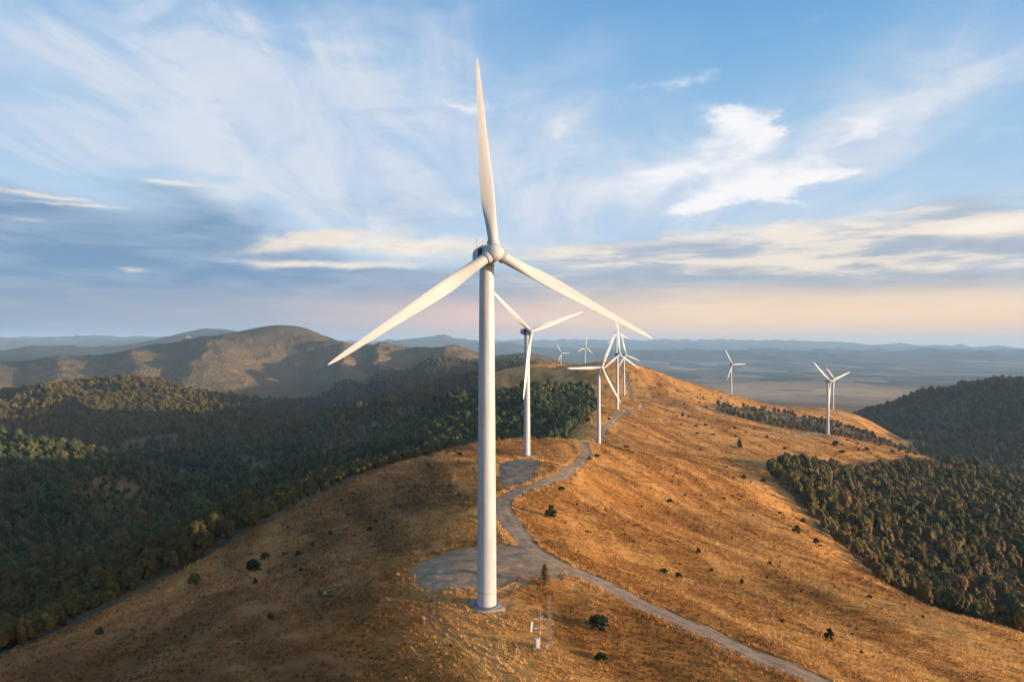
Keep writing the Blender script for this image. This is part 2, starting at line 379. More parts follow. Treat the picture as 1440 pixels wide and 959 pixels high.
# woodland floor / far canopy
vor = t.add('ShaderNodeTexVoronoi'); t.put(vor.inputs['Vector'], P2); vor.inputs['Scale'].default_value = 0.085
canopy = t.mix(t.noise(P2, 0.012, 5, 0.65), (0.08,0.06,0.032,1), (0.22,0.145,0.075,1))
canopy = t.mix(vor.outputs['Color'], canopy, t.mix(0.5, canopy, (0.14,0.105,0.055,1)))
dirtcol = t.mix(t.noise(P2, 0.9, 6, 0.7), (0.18,0.105,0.052,1), (0.42,0.26,0.14,1))
dirtcol = t.mix(t.step(t.noise(P2, 0.13, 4, 0.6), 0.45, 0.7), dirtcol, (0.19,0.15,0.115,1))
palecol = t.mix(t.step(fine, 0.35, 0.65), (0.40,0.17,0.045,1), (0.66,0.32,0.10,1))
# plain: fields
pv = t.mapping(P2, rot=(0,0,0.5), scale=(0.0022,0.0009,1))
fv = t.add('ShaderNodeTexVoronoi', distance='CHEBYCHEV'); t.put(fv.inputs['Vector'], pv); fv.inputs['Scale'].default_value = 1.0
sf = t.add('ShaderNodeSeparateColor'); t.l.new(fv.outputs['Color'], sf.inputs[0])
fld = t.mix(sf.outputs[0], (0.07,0.055,0.03,1), (0.42,0.28,0.15,1))
fld = t.mix(t.step(sf.outputs[1], 0.6, 0.65), fld, (0.06,0.075,0.035,1))
fld = t.mix(t.step(t.noise(P2, 0.0006, 6, 0.65), 0.48, 0.62), fld, (0.035,0.042,0.025,1))
fld = t.mix(t.step(t.noise(t.mapping(P2, scale=(1,2.4,1)), 0.0022, 4, 0.7), 0.60, 0.68), fld, (0.04,0.05,0.03,1))
sepz = t.add('ShaderNodeSeparateXYZ'); t.l.new(P, sepz.inputs[0])
mount = t.step(sepz.outputs[2], -405, -370)
pl2 = t.noise(t.mapping(P2, scale=(1,3,1)), 0.003, 6, 0.7)
fld = t.mix(t.math('MULTIPLY', a_pale, t.step(pl2, 0.30, 0.48)), fld, t.mix(sf.outputs[2], (0.58,0.29,0.12,1), (0.82,0.44,0.19,1)))
fld = t.mix(mount, fld, (0.045,0.05,0.03,1))
# what grows where; the heather tone also carries painted shade on the left slope
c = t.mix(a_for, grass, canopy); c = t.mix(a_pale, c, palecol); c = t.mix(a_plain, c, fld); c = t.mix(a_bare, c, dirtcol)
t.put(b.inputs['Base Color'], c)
bmp = t.add('ShaderNodeBump'); bmp.inputs['Strength'].default_value = 0.9; bmp.inputs['Distance'].default_value = 1.0
hgt = t.math('ADD', t.math('MULTIPLY', fine, 0.7), t.math('MULTIPLY', vf, 0.25))
hgt = t.math('ADD', hgt, t.math('MULTIPLY', streak, 2.2))
hfor = t.math('MULTIPLY', t.math('SUBTRACT', 1.0, vor.outputs['Distance']), 6.0)
mixh = t.add('ShaderNodeMix'); t.put(mixh.inputs[0], a_for); t.put(mixh.inputs[2], hgt); t.put(mixh.inputs[3], hfor)
hh = t.math('MULTIPLY', mixh.outputs[0], t.math('SUBTRACT', 1.0, t.math('MAXIMUM', t.math('MULTIPLY', a_bare, 0.8), a_plain)))
t.put(bmp.inputs['Height'], hh); t.l.new(bmp.outputs[0], b.inputs['Normal'])

# ---- gravel
M_gravel, t, b = material('gravel', 0.95, 0.1)
geo = t.add('ShaderNodeNewGeometry'); P = geo.outputs['Position']
uv = t.add('ShaderNodeAttribute', attribute_name='across')
g1 = t.noise(P, 0.30, 7, 0.72); g2 = t.noise(P, 4.0, 4, 0.75); g3 = t.noise(t.mapping(P, rot=(0,0,0.35), scale=(0.10,0.42,1)), 1.0, 6, 0.7, 0.7)
c = t.mix(t.step(g1, 0.30, 0.68), (0.17,0.11,0.066,1), (0.37,0.25,0.16,1))
c = t.mix(t.math('MULTIPLY', t.step(g3, 0.44, 0.66), 0.55), c, t.mix(g2, (0.19,0.137,0.094,1), (0.41,0.31,0.22,1)))
c = t.mix(t.math('MULTIPLY', t.step(t.noise(P, 0.11, 5, 0.65), 0.54, 0.68), 0.55), c, t.mix(g2, (0.19,0.10,0.042,1), (0.36,0.20,0.09,1)))
c = t.mix(t.math('MULTIPLY', t.step(g2, 0.58, 0.76), 0.4), c, (0.60,0.44,0.29,1))
# two worn wheel lines
tr = t.math('ABSOLUTE', t.math('SUBTRACT', t.math('ABSOLUTE', uv.outputs['Fac']), 0.42))
c = t.mix(t.math('MULTIPLY', t.math('SUBTRACT', 1.0, t.step(t.math('ADD', tr, t.math('MULTIPLY', g1, 0.15)), 0.08, 0.30)), 0.4), c, (0.42,0.30,0.21,1))
t.put(b.inputs['Base Color'], c)
bmp = t.add('ShaderNodeBump'); bmp.inputs['Strength'].default_value = 0.5; bmp.inputs['Distance'].default_value = 0.25
t.put(bmp.inputs['Height'], t.math('ADD', g1, t.math('MULTIPLY', g2, 0.5))); t.l.new(bmp.outputs[0], b.inputs['Normal'])

# ---- dry grass blades
M_tuft, t, b = material('dry_grass_blades', 0.8, 0.15)
ta = t.add('ShaderNodeAttribute', attribute_name='tint')
cr = t.add('ShaderNodeValToRGB'); t.l.new(ta.outputs['Fac'], cr.inputs[0])
e = cr.color_ramp.elements; e[0].position = 0.0; e[0].color = (0.08,0.040,0.011,1); e[1].position = 1.0; e[1].color = (0.78,0.48,0.19,1)
for p_, c_ in ((0.3,(0.25,0.10,0.025,1)),(0.62,(0.55,0.26,0.068,1))):
    q = e.new(p_); q.color = c_
t.l.new(cr.outputs[0], b.inputs['Base Color'])

# ---- foliage: colour differs from tree to tree
def foliage(name, stops, rough=0.75):
    m, t, b = material(name, rough, 0.12)
    oi = t.add('ShaderNodeObjectInfo'); geo = t.add('ShaderNodeNewGeometry')
    cr = t.add('ShaderNodeValToRGB'); el = cr.color_ramp.elements
    el[0].position, el[0].color = stops[0]; el[1].position, el[1].color = stops[-1]
    for p_, c_ in stops[1:-1]:
        q = el.new(p_); q.color = c_
    tc = t.add('ShaderNodeTexCoord').outputs['Object']
    v = t.math('ADD', t.math('MULTIPLY', oi.outputs['Random'], 0.8), t.math('MULTIPLY', t.noise(tc, 0.5, 2, 0.5), 0.22), clamp=True)
    v2 = t.math('ADD', t.math('MULTIPLY', t.noise(geo.outputs['Position'], 0.006, 3, 0.5), 1.1), -0.55)
    t.put(cr.inputs[0], t.math('ADD', v, v2, clamp=True))
    isl = t.math('ADD', 0.72, t.math('MULTIPLY', geo.outputs['Random Per Island'], 0.56))
    t.put(b.inputs['Base Color'], t.mix(1.0, cr.outputs[0], isl, 'MULTIPLY'))
    return m
M_leaf = foliage('beech_leaves', [(0.0,(0.024,0.037,0.012,1)),(0.45,(0.040,0.055,0.017,1)),(0.8,(0.066,0.072,0.023,1)),(1.0,(0.115,0.090,0.028,1))])
M_autumn = foliage('turning_leaves', [(0.0,(0.040,0.044,0.013,1)),(0.35,(0.074,0.064,0.017,1)),(0.62,(0.115,0.078,0.022,1)),(0.85,(0.135,0.082,0.024,1)),(1.0,(0.165,0.088,0.027,1))])
M_olive = foliage('olive_leaves', [(0.0,(0.046,0.040,0.010,1)),(0.5,(0.070,0.054,0.013,1)),(1.0,(0.105,0.070,0.018,1))])
M_juniper = foliage('juniper_needles', [(0.0,(0.018,0.026,0.011,1)),(0.6,(0.034,0.038,0.016,1)),(1.0,(0.06,0.055,0.02,1))])
M_paleshrub = foliage('pale_shrub_leaves', [(0.0,(0.05,0.055,0.022,1)),(1.0,(0.09,0.085,0.03,1))])
M_rustshrub = foliage('rusty_shrub_leaves', [(0.0,(0.10,0.05,0.018,1)),(1.0,(0.17,0.09,0.03,1))])
M_conifer = foliage('conifer_needles', [(0.0,(0.045,0.042,0.016,1)),(1.0,(0.10,0.075,0.03,1))])
M_bark = simple('bark', (0.11,0.085,0.06), 0.9, 0.1, 0.2, 3)
M_crag = simple('crag_rock', (0.34,0.27,0.21), 0.95, 0.05, 0.25, 0.12)
M_rock = simple('pale_rock', (0.48,0.46,0.43), 0.9, 0.1, 0.25, 2.5)
# ---- turbine and mast paints
def paint(name, col, streak=0.05):
    m, t, b = material(name, 0.38, 0.4)
    tc = t.add('ShaderNodeTexCoord').outputs['Object']
    n = t.noise(t.mapping(tc, scale=(1.3,1.3,0.06)), 1.0, 5, 0.6)
    n2 = t.noise(tc, 0.35, 4, 0.6)
    k = t.math('MULTIPLY', t.step(t.math('ADD', n, t.math('MULTIPLY', n2, 0.4)), 0.55, 0.95), 1.0)
    t.put(b.inputs['Base Color'], t.mix(k, (*col, 1), tuple(c*(1-streak*3) for c in (col[0], col[1]*0.985, col[2]*0.95))+(1,)))
    t.put(b.inputs['Roughness'], t.math('ADD', 0.33, t.math('MULTIPLY', n2, 0.2)))
    return m
M_white = paint('turbine_paint', (0.455,0.448,0.444), 0.085)
M_blade = paint('blade_gelcoat', (0.43,0.42,0.41), 0.04)
M_seam = simple('flange_grey', (0.38,0.37,0.36), 0.6, 0.3)
M_dark = simple('dark_louvre', (0.02,0.022,0.026), 0.7, 0.2)
M_grey = simple('nacelle_grey', (0.42,0.44,0.46), 0.5, 0.3)
M_conc = simple('concrete', (0.30,0.25,0.20), 0.9, 0.1, 0.18, 2.0)
M_conc2 = simple('foundation_ring', (0.15,0.17,0.20), 0.8, 0.1, 0.12, 2.0)
M_galv = simple('galvanised_steel', (0.27,0.26,0.25), 0.45, 0.5, 0.12, 3, 0.5)
M_rusty = simple('red_orange_paint', (0.40,0.14,0.055), 0.6, 0.3, 0.15, 3)
M_cab = simple('cabinet_white', (0.52,0.50,0.47), 0.45, 0.3, 0.04, 1)
M_panel = simple('antenna_radome', (0.42,0.46,0.50), 0.5, 0.3, 0.04, 1)
M_boxgrey = simple('box_grey', (0.22,0.23,0.24), 0.6, 0.3, 0.1, 2)

# ================================================================== mesh helpers
class MB:
    def __init__(s): s.bm = bmesh.new()
    def box(s, c, size, rot=None, bev=0.0):
        r = bmesh.ops.create_cube(s.bm, size=1.0); vs = r['verts']
        bmesh.ops.scale(s.bm, vec=size, verts=vs)
        if bev: 
            es = list({e for v in vs for e in v.link_edges})
            vs = list({v for f in bmesh.ops.bevel(s.bm, geom=es, offset=bev, segments=2, affect='EDGES', profile=0.6)['faces'] for v in f.verts} | {v for v in vs if v.is_valid})
        M = Matrix.Translation(c) @ (rot.to_4x4() if rot is not None else Matrix())
        bmesh.ops.transform(s.bm, matrix=M, verts=vs)
    def tube(s, a, b, r0, r1=None, n=12, cap=True):
        a, b = Vector(a), Vector(b); r1 = r0 if r1 is None else r1
        q = (b-a).to_track_quat('Z', 'Y'); L = (b-a).length
        r = bmesh.ops.create_cone(s.bm, cap_ends=cap, segments=n, radius1=r0, radius2=r1, depth=L)
        bmesh.ops.transform(s.bm, matrix=Matrix.Translation((a+b)/2) @ q.to_matrix().to_4x4(), verts=r['verts'])
    def lathe(s, prof, n=48, M=None):
        rings = []
        M = M or Matrix()
        for r, z in prof:
            rings.append([s.bm.verts.new(M @ Vector((r*math.cos(2*math.pi*k/n), r*math.sin(2*math.pi*k/n), z))) for k in range(n)])
        for A, B in zip(rings[:-1], rings[1:]):
            for k in range(n): s.bm.faces.new((A[k], A[(k+1)%n], B[(k+1)%n], B[k]))
        for R, flip in ((rings[0], True), (rings[-1], False)):
            s.bm.faces.new(R[::-1] if flip else R)
    def loft(s, rings):
        R = [[s.bm.verts.new(p) for p in r] for r in rings]; n = len(R[0])
        for A, B in zip(R[:-1], R[1:]):
            for k in range(n): s.bm.faces.new((A[k], A[(k+1)%n], B[(k+1)%n], B[k]))
        s.bm.faces.new(R[0][::-1]); s.bm.faces.new(R[-1])
    def build(s, name, mat, parent=None, smooth=True, angle=35):
        me = bpy.data.meshes.new(name)
        bmesh.ops.recalc_face_normals(s.bm, faces=s.bm.faces)
        s.bm.to_mesh(me); s.bm.free()
        me.materials.append(mat)
        if smooth:
            me.polygons.foreach_set('use_smooth', [True]*len(me.polygons))
            me.set_sharp_from_angle(angle=math.radians(angle))
        o = link(bpy.data.objects.new(name, me))
        if parent: o.parent = parent
        return o
def thing(name, label, cat, loc, rz=0.0, group=None):
    o = link(bpy.data.objects.new(name, None)); o.location = loc; o.rotation_euler = (0, 0, rz); o.empty_display_size = 1
    tag(o, label, cat, group); return o
def tag(o, label, cat, group=None):
    o['label'] = label; o['category'] = cat
    if group: o['group'] = group
def children(o): return [c for c in bpy.data.objects if c.parent == o]

# ================================================================== the ground sheet
na = len(az_ax)
verts = np.stack([GX, GY, GZ], -1).reshape(-1, 3)
J, I = np.meshgrid(np.arange(NR-1), np.arange(na), indexing='ij'); I2 = (I+1) % na
faces = np.stack([J*na+I, J*na+I2, (J+1)*na+I2, (J+1)*na+I], -1).reshape(-1, 4)
centre = len(verts); verts = np.concatenate([verts, [[0, 0, float(GZ[0].mean())]]])
kk_ = np.arange(na); fan = np.stack([np.full(na, centre), (kk_+1) % na, kk_], -1)
me = np_mesh('ground', verts, faces, 4, True, fan)
ca = me.attributes.new('cover', 'FLOAT_COLOR', 'POINT')
cov = np.stack([forest, bare, plain, pale], -1).reshape(-1, 4); cov = np.concatenate([cov, [[0,0,0,0]]]).astype(np.float32)
ca.data.foreach_set('color', cov.ravel())
heath_shade = np.clip(sstep(6, -42, GX+0.04*GY+16*fbm(GX, GY, 60, 3, 101)) * (1-sstep(500, 800, GR)), 0, 1)  # left slope mask: heath plants plus shade put into the colour
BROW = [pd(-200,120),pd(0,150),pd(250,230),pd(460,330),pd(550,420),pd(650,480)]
heath_shade *= 1-0.2*(1-sstep(3, 20, poly_dist(GX, GY, BROW)+5*fbm(GX, GY, 12, 2, 111)))
ha = me.attributes.new('heath_shade', 'FLOAT', 'POINT'); ha.data.foreach_set('value', np.concatenate([heath_shade.ravel(), [0]]).astype(np.float32))
ba = me.attributes.new('band', 'FLOAT', 'POINT'); ba.data.foreach_set('value', np.concatenate([band(GX, GY).ravel(), [0]]).astype(np.float32))
me.materials.append(M_ground)
g = link(bpy.data.objects.new('ground', me)); g['kind'] = 'structure'

def lift(x, y): return 0.05+0.00022*np.hypot(x, y)
def ribbon(name, pts, half, nx=9, jit=0.45, seed=0):
    P = np.array(pts); T = np.gradient(P, axis=0); T /= np.linalg.norm(T, axis=1)[:, None]+1e-9
    N = np.stack([T[:,1], -T[:,0]], 1); s = np.arange(len(P))*1.0
    l = half*(1+jit*fbm(s, s*0+seed, 9, 3, seed)); r = half*(1+jit*fbm(s, s*0+seed+50, 9, 3, seed+7))
    w = np.linspace(-1, 1, nx)
    off = np.where(w[None,:] < 0, w[None,:]*l[:,None], w[None,:]*r[:,None])
    X = P[:,0:1]+N[:,0:1]*off; Y = P[:,1:2]+N[:,1:2]*off
    Z = gz(X, Y)+lift(X, Y)*(1-0.9*np.abs(w[None,:])**6)
    n = len(P); v = np.stack([X,Y,Z],-1).reshape(-1,3)
    a, c = np.meshgrid(np.arange(n-1), np.arange(nx-1), indexing='ij')
    f = np.stack([a*nx+c, a*nx+c+1, (a+1)*nx+c+1, (a+1)*nx+c], -1).reshape(-1,4)
    me = np_mesh(name, v, f[:, ::-1], 4)
    at = me.attributes.new('across', 'FLOAT', 'POINT'); at.data.foreach_set('value', np.tile(w, n).astype(np.float32))
    me.materials.append(M_gravel); o = link(bpy.data.objects.new(name, me)); o['kind'] = 'structure'; return o
def pad(name, poly, cell, rag):
    P = np.array(poly); x0, y0 = P.min(0)-3; x1, y1 = P.max(0)+3
    xs = np.arange(x0, x1, cell); ys = np.arange(y0, y1, cell); X, Y = np.meshgrid(xs, ys)
    S = signed(X, Y, poly)+rag*(fbm(X, Y, 9, 4, 3)+0.45*fbm(X, Y, 2.2, 3, 9)+0.25)
    Z = gz(X, Y)+lift(X, Y)*0.9*sstep(0.3, -0.8, S)+0.003
    idx = -np.ones(X.shape, int); ins = S < 0.25
    q = ins[:-1,:-1]&ins[1:,:-1]&ins[:-1,1:]&ins[1:,1:]
    jj, ii = np.nonzero(q); nx = X.shape[1]
    f = np.stack([jj*nx+ii, jj*nx+ii+1, (jj+1)*nx+ii+1, (jj+1)*nx+ii], -1)
    u, inv = np.unique(f, return_inverse=True)
    v = np.stack([X,Y,Z],-1).reshape(-1,3)[u]
    me = np_mesh(name, v, inv.reshape(-1,4), 4)
    me.attributes.new('across', 'FLOAT', 'POINT')
    me.materials.append(M_gravel); o = link(bpy.data.objects.new(name, me)); o['kind'] = 'structure'; return o
ribbon('road', road_pts, 3.7, 13, 0.32, 1)
ribbon('road', roadb_pts, 2.6, 5, 0.3, 2); ribbon('road', roadc_pts, 2.4, 5, 0.3, 3); ribbon('road', roadd_pts, 2.0, 5, 0.3, 4)
pad('gravel_pad', PAD1, 0.4, 2.6); pad('gravel_pad', PAD2, 0.8, 3.5); pad('gravel_pad', PAD4, 1.5, 3.0); pad('gravel_pad', PAD10, 1.5, 3.0)
# ================================================================== wind turbines
HUB_H, OVH, BLADE_R = 79.6, 4.9, 43.6
def blade_mesh():
    mb = MB(); N = 32; rings = []
    S = np.concatenate([np.linspace(0, 0.3, 14), np.linspace(0.34, 0.92, 18), np.array([0.945,0.965,0.982,0.993,1.0])])
    cs = [0,0.05,0.12,0.2,0.28,0.36,0.45,0.55,0.66,0.77,0.88,0.94,0.975,0.993,1.0]
    cv = [2.30,2.32,2.55,2.95,3.15,3.02,2.62,2.2,1.78,1.42,1.08,0.82,0.52,0.25,0.05]
    for s in S:
        c = float(np.interp(s, cs, cv)); th = float(np.interp(s, [0,0.05,0.12,0.2,0.3,0.45,0.7,1], [1,0.98,0.78,0.52,0.36,0.26,0.2,0.15]))
        bl = float(sstep(0.04, 0.26, np.array(s))); tw = math.radians(float(np.interp(s, [0,0.25,0.5,0.75,1], [17,12,5.5,2,0.5]))+1.5)
        z = 1.55+s*(BLADE_R-1.55); yb = -1.1*s**2
        ring = []
        for k in range(N):
            a = 2*math.pi*k/N
            cx, cy = math.cos(a)*0.5, math.sin(a)*0.5*th if bl >= 0 else 0
            u = (1-math.cos(a))/2                     # 0 at leading edge (a=0) .. 1 trailing
            yt = 2.6*0.5*th*(0.2969*math.sqrt(u)-0.126*u-0.3516*u*u+0.2843*u**3-0.1036*u**4)/0.262*0.5
            ax, ay = 0.40-u, (yt if a <= math.pi else -yt*0.8)
            x = (cx*(1-bl)+ax*bl)*c; y = (cy*(1-bl)+ay*bl)*c
            ring.append(Vector((x*math.cos(tw)+y*math.sin(tw), -x*math.sin(tw)+y*math.cos(tw)+yb, z)))
        rings.append(ring)
    mb.loft(rings); return mb
def make_turbine():
    T = thing('wind_turbine', '', 'wind turbine', (0,0,0), 0, 'wind turbines along the grassy ridge')
    m = MB(); m.box((0,0,-0.55), (6.6,6.6,1.5), None, 0.06); m.build('foundation_slab', M_conc, T)
    m = MB(); m.lathe([(3.0,0.15),(3.02,0.38),(2.9,0.46),(2.2,0.47)], 56); m.build('foundation_ring', M_conc2, T)
    m = MB(); m.lathe([(2.2,0.4),(2.2,3.35),(2.19,3.45),(2.15,12),(2.06,24.0),(1.86,50.0),(1.64,HUB_H-2.6),(1.64,HUB_H-2.3)], 64)
    tw = m.build('tower', M_white, T, True, 60)
    for zs, r_ in ((24.0, 2.065), (50.0, 1.865)):
        m = MB(); m.tube((0,0,zs-0.06), (0,0,zs+0.06), r_+0.012, r_+0.011, 64); m.build('section_joint', M_white, tw, True, 30)
    m = MB(); m.lathe([(2.19,3.3),(2.235,3.32),(2.235,3.72),(2.185,3.74)], 64); m.build('flange_band', M_seam, tw)
    m = MB(); m.box((0,2.16,1.75), (0.9,0.14,2.1), None, 0.05); 
    m.build('door', M_grey, tw)
    hub = Matrix.Translation((0,-OVH,HUB_H)) @ Matrix.Rotation(math.radians(-5), 4, 'X')
    # nacelle: rounded housing running back from the hub
    m = MB(); rings = []
    for y, w, zt, zb in [(-3.0,1.30,1.35,-1.45),(-2.7,1.55,1.70,-1.85),(-1.6,1.72,1.98,-2.25),(0.0,1.80,2.10,-2.35),(2.4,1.80,2.06,-2.2),(4.4,1.74,1.86,-1.8),(5.4,1.6,1.55,-1.35),(5.8,1.25,1.15,-0.95)]:
        ring = []
        for k in range(40):
            a = 2*math.pi*k/40; ca_, sa_ = math.cos(a), math.sin(a)
            e = 0.52
            X = w*math.copysign(abs(ca_)**e, ca_); Zz = math.copysign(abs(sa_)**e, sa_)
            Zz = Zz*zt if Zz > 0 else -Zz*zb
            ring.append(Vector((X, y, HUB_H+Zz+0.10)))
        rings.append(ring)
    m.loft(rings); nac = m.build('nacelle', M_white, T, True, 50)
    for sx in (-1, 1):
        m = MB(); bm = m.bm
        pts = [(-1.9,1.25),(0.7,1.35),(1.5,-1.35),(-1.3,-1.45)]
        a = [bm.verts.new((sx*1.775, y, HUB_H+z+0.1)) for y, z in pts]; c_ = [bm.verts.new((sx*1.86, y, HUB_H+z+0.1)) for y, z in pts]
        bm.faces.new(a); bm.faces.new(c_[::-1])
        for k in range(4): bm.faces.new((a[k], a[(k+1)%4], c_[(k+1)%4], c_[k]))
        m.build('side_opening', M_dark, nac, False)
        m = MB(); m.box((sx*1.80,3.3,HUB_H+0.15), (0.10,1.9,2.1), None, 0.03); m.build('side_vent', M_grey, nac)
    m = MB(); m.lathe([(1.5,-2.6),(1.78,-2.55),(1.78,-2.2),(1.6,-2.15)], 40, Matrix.Translation((0,0,HUB_H))); m.build('yaw_ring', M_seam, nac)
    for x, y, h in ((-0.9,4.6,2.5),(0.7,3.6,1.7)):
        m = MB(); z0 = HUB_H+1.75
        m.tube((x,y,z0), (x,y,z0+h), 0.055, 0.045, 8)
        m.tube((x-0.02,y,z0+h*0.45), (x-0.5,y,z0+h*0.5), 0.04, 0.04, 6); m.box((x-0.55,y,z0+h*0.55), (0.16,0.16,0.3))
        n = 20; c0 = Vector((x,y,z0+h+0.5))
        for k in range(n):
            p, q = 2*math.pi*k/n, 2*math.pi*(k+1)/n
            m.tube(c0+Vector((0.52*math.cos(p),0,0.52*math.sin(p))), c0+Vector((0.52*math.cos(q),0,0.52*math.sin(q))), 0.028, 0.028, 5)
        m.build('wind_sensor', M_galv, nac)
    # hub: rounded nose and three blade sockets
    m = MB(); Ry = Matrix.Rotation(math.radians(90), 4, 'X')
    m.lathe([(1.42,-1.6),(1.75,-1.35),(1.95,-0.6),(2.02,0.0),(1.93,0.75),(1.66,1.35),(1.15,1.78),(0.62,1.98),(0.60,2.03),(0.05,2.06)], 48, Ry)
    for k in range(3):
        R = Matrix.Rotation(2*math.pi*k/3, 4, 'Y')
        m.lathe([(1.35,0.8),(1.34,1.75),(1.34,1.95)], 40, R)
    hb = m.build('hub', M_blade, T, True, 40)
    for k in range(3):
        R = Matrix.Rotation(2*math.pi*k/3, 4, 'Y')
        m = MB(); m.lathe([(1.28,1.93),(1.40,1.95),(1.40,2.10),(1.27,2.11),(1.27,2.2),(1.41,2.21),(1.41,2.36),(1.27,2.37),(1.27,2.45),(1.38,2.46),(1.38,2.58),(1.2,2.6)], 40, R)
        m.build('blade_collar', M_grey, hb)
    for k in range(7):
        m = MB(); a = 2*math.pi*k/6+0.5
        p = Vector((1.5*math.cos(a), -1.52, 1.5*math.sin(a))) if k < 6 else Vector((0,-2.08,0))
        m.tube(p+Vector((0,0.12,0)), p-Vector((0,0.05,0)), 0.13, 0.12, 10); m.build('bolt_cover', M_boxgrey, hb)
    for k in range(3):
        bo = blade_mesh().build('blade', M_blade, T, True, 50) if k == 0 else None
        if k == 0: b0 = bo
        else: bo = b0.copy(); COL.objects.link(bo); bo.parent = T
    return T
def pose_turbine(T, pos, rz, phase):
    T.location = pos; T.rotation_euler = (0, 0, rz)
    hub = Matrix.Translation((0,-OVH,HUB_H)) @ Matrix.Rotation(math.radians(-5), 4, 'X')
    k = 0
    for c in children(T):
        if c.name.startswith('hub'): c.matrix_local = hub @ Matrix.Rotation(phase, 4, 'Y')
        elif c.name.startswith('blade'):
            c.matrix_local = hub @ Matrix.Rotation(phase+2*math.pi*k/3, 4, 'Y'); k += 1
def copy_tree(o, parent=None):
    c = o.copy(); COL.objects.link(c); c.parent = parent
    for ch in children(o): copy_tree(ch, c)
    return c
TLAB = ['largest white wind turbine, standing beside the lower gravel pad and the equipment mast',
        'second largest white turbine, at the upper gravel pad with one blade hanging down',
        'white turbine at the bend of the track, one blade pointing level to the left',
        'white turbine by the saddle of the track, one blade straight up',
        'white turbine close below the summit, just right of the one by the saddle',
        'white turbine rising from behind the summit, its rotor highest of the clustered ones',
        'small far white turbine against the grey ridge, one blade level to the right',
        'small far white turbine behind the hill brow, one blade upright against blue hills',
        'lone white turbine on the grassy shoulder with only the plain behind it',
        'larger of the two right hand white turbines, on the flat spur',
        'smaller right hand white turbine, partly hidden behind the larger one']
turb0 = make_turbine()
for i, ((px, d, yw, ph), (x, y)) in enumerate(zip(TURB, TPOS)):
    T = turb0 if i == 0 else copy_tree(turb0)
    z = gzs(x, y)
    if i in (5, 7): z = {5: (CY-514)/F_PX*d, 7: (CY-517)/F_PX*d}[i]; z = min(z, gzs(x, y)+0.0)
    pose_turbine(T, (x, y, z+0.12), math.radians(yw), math.radians(ph)); T['label'] = TLAB[i]

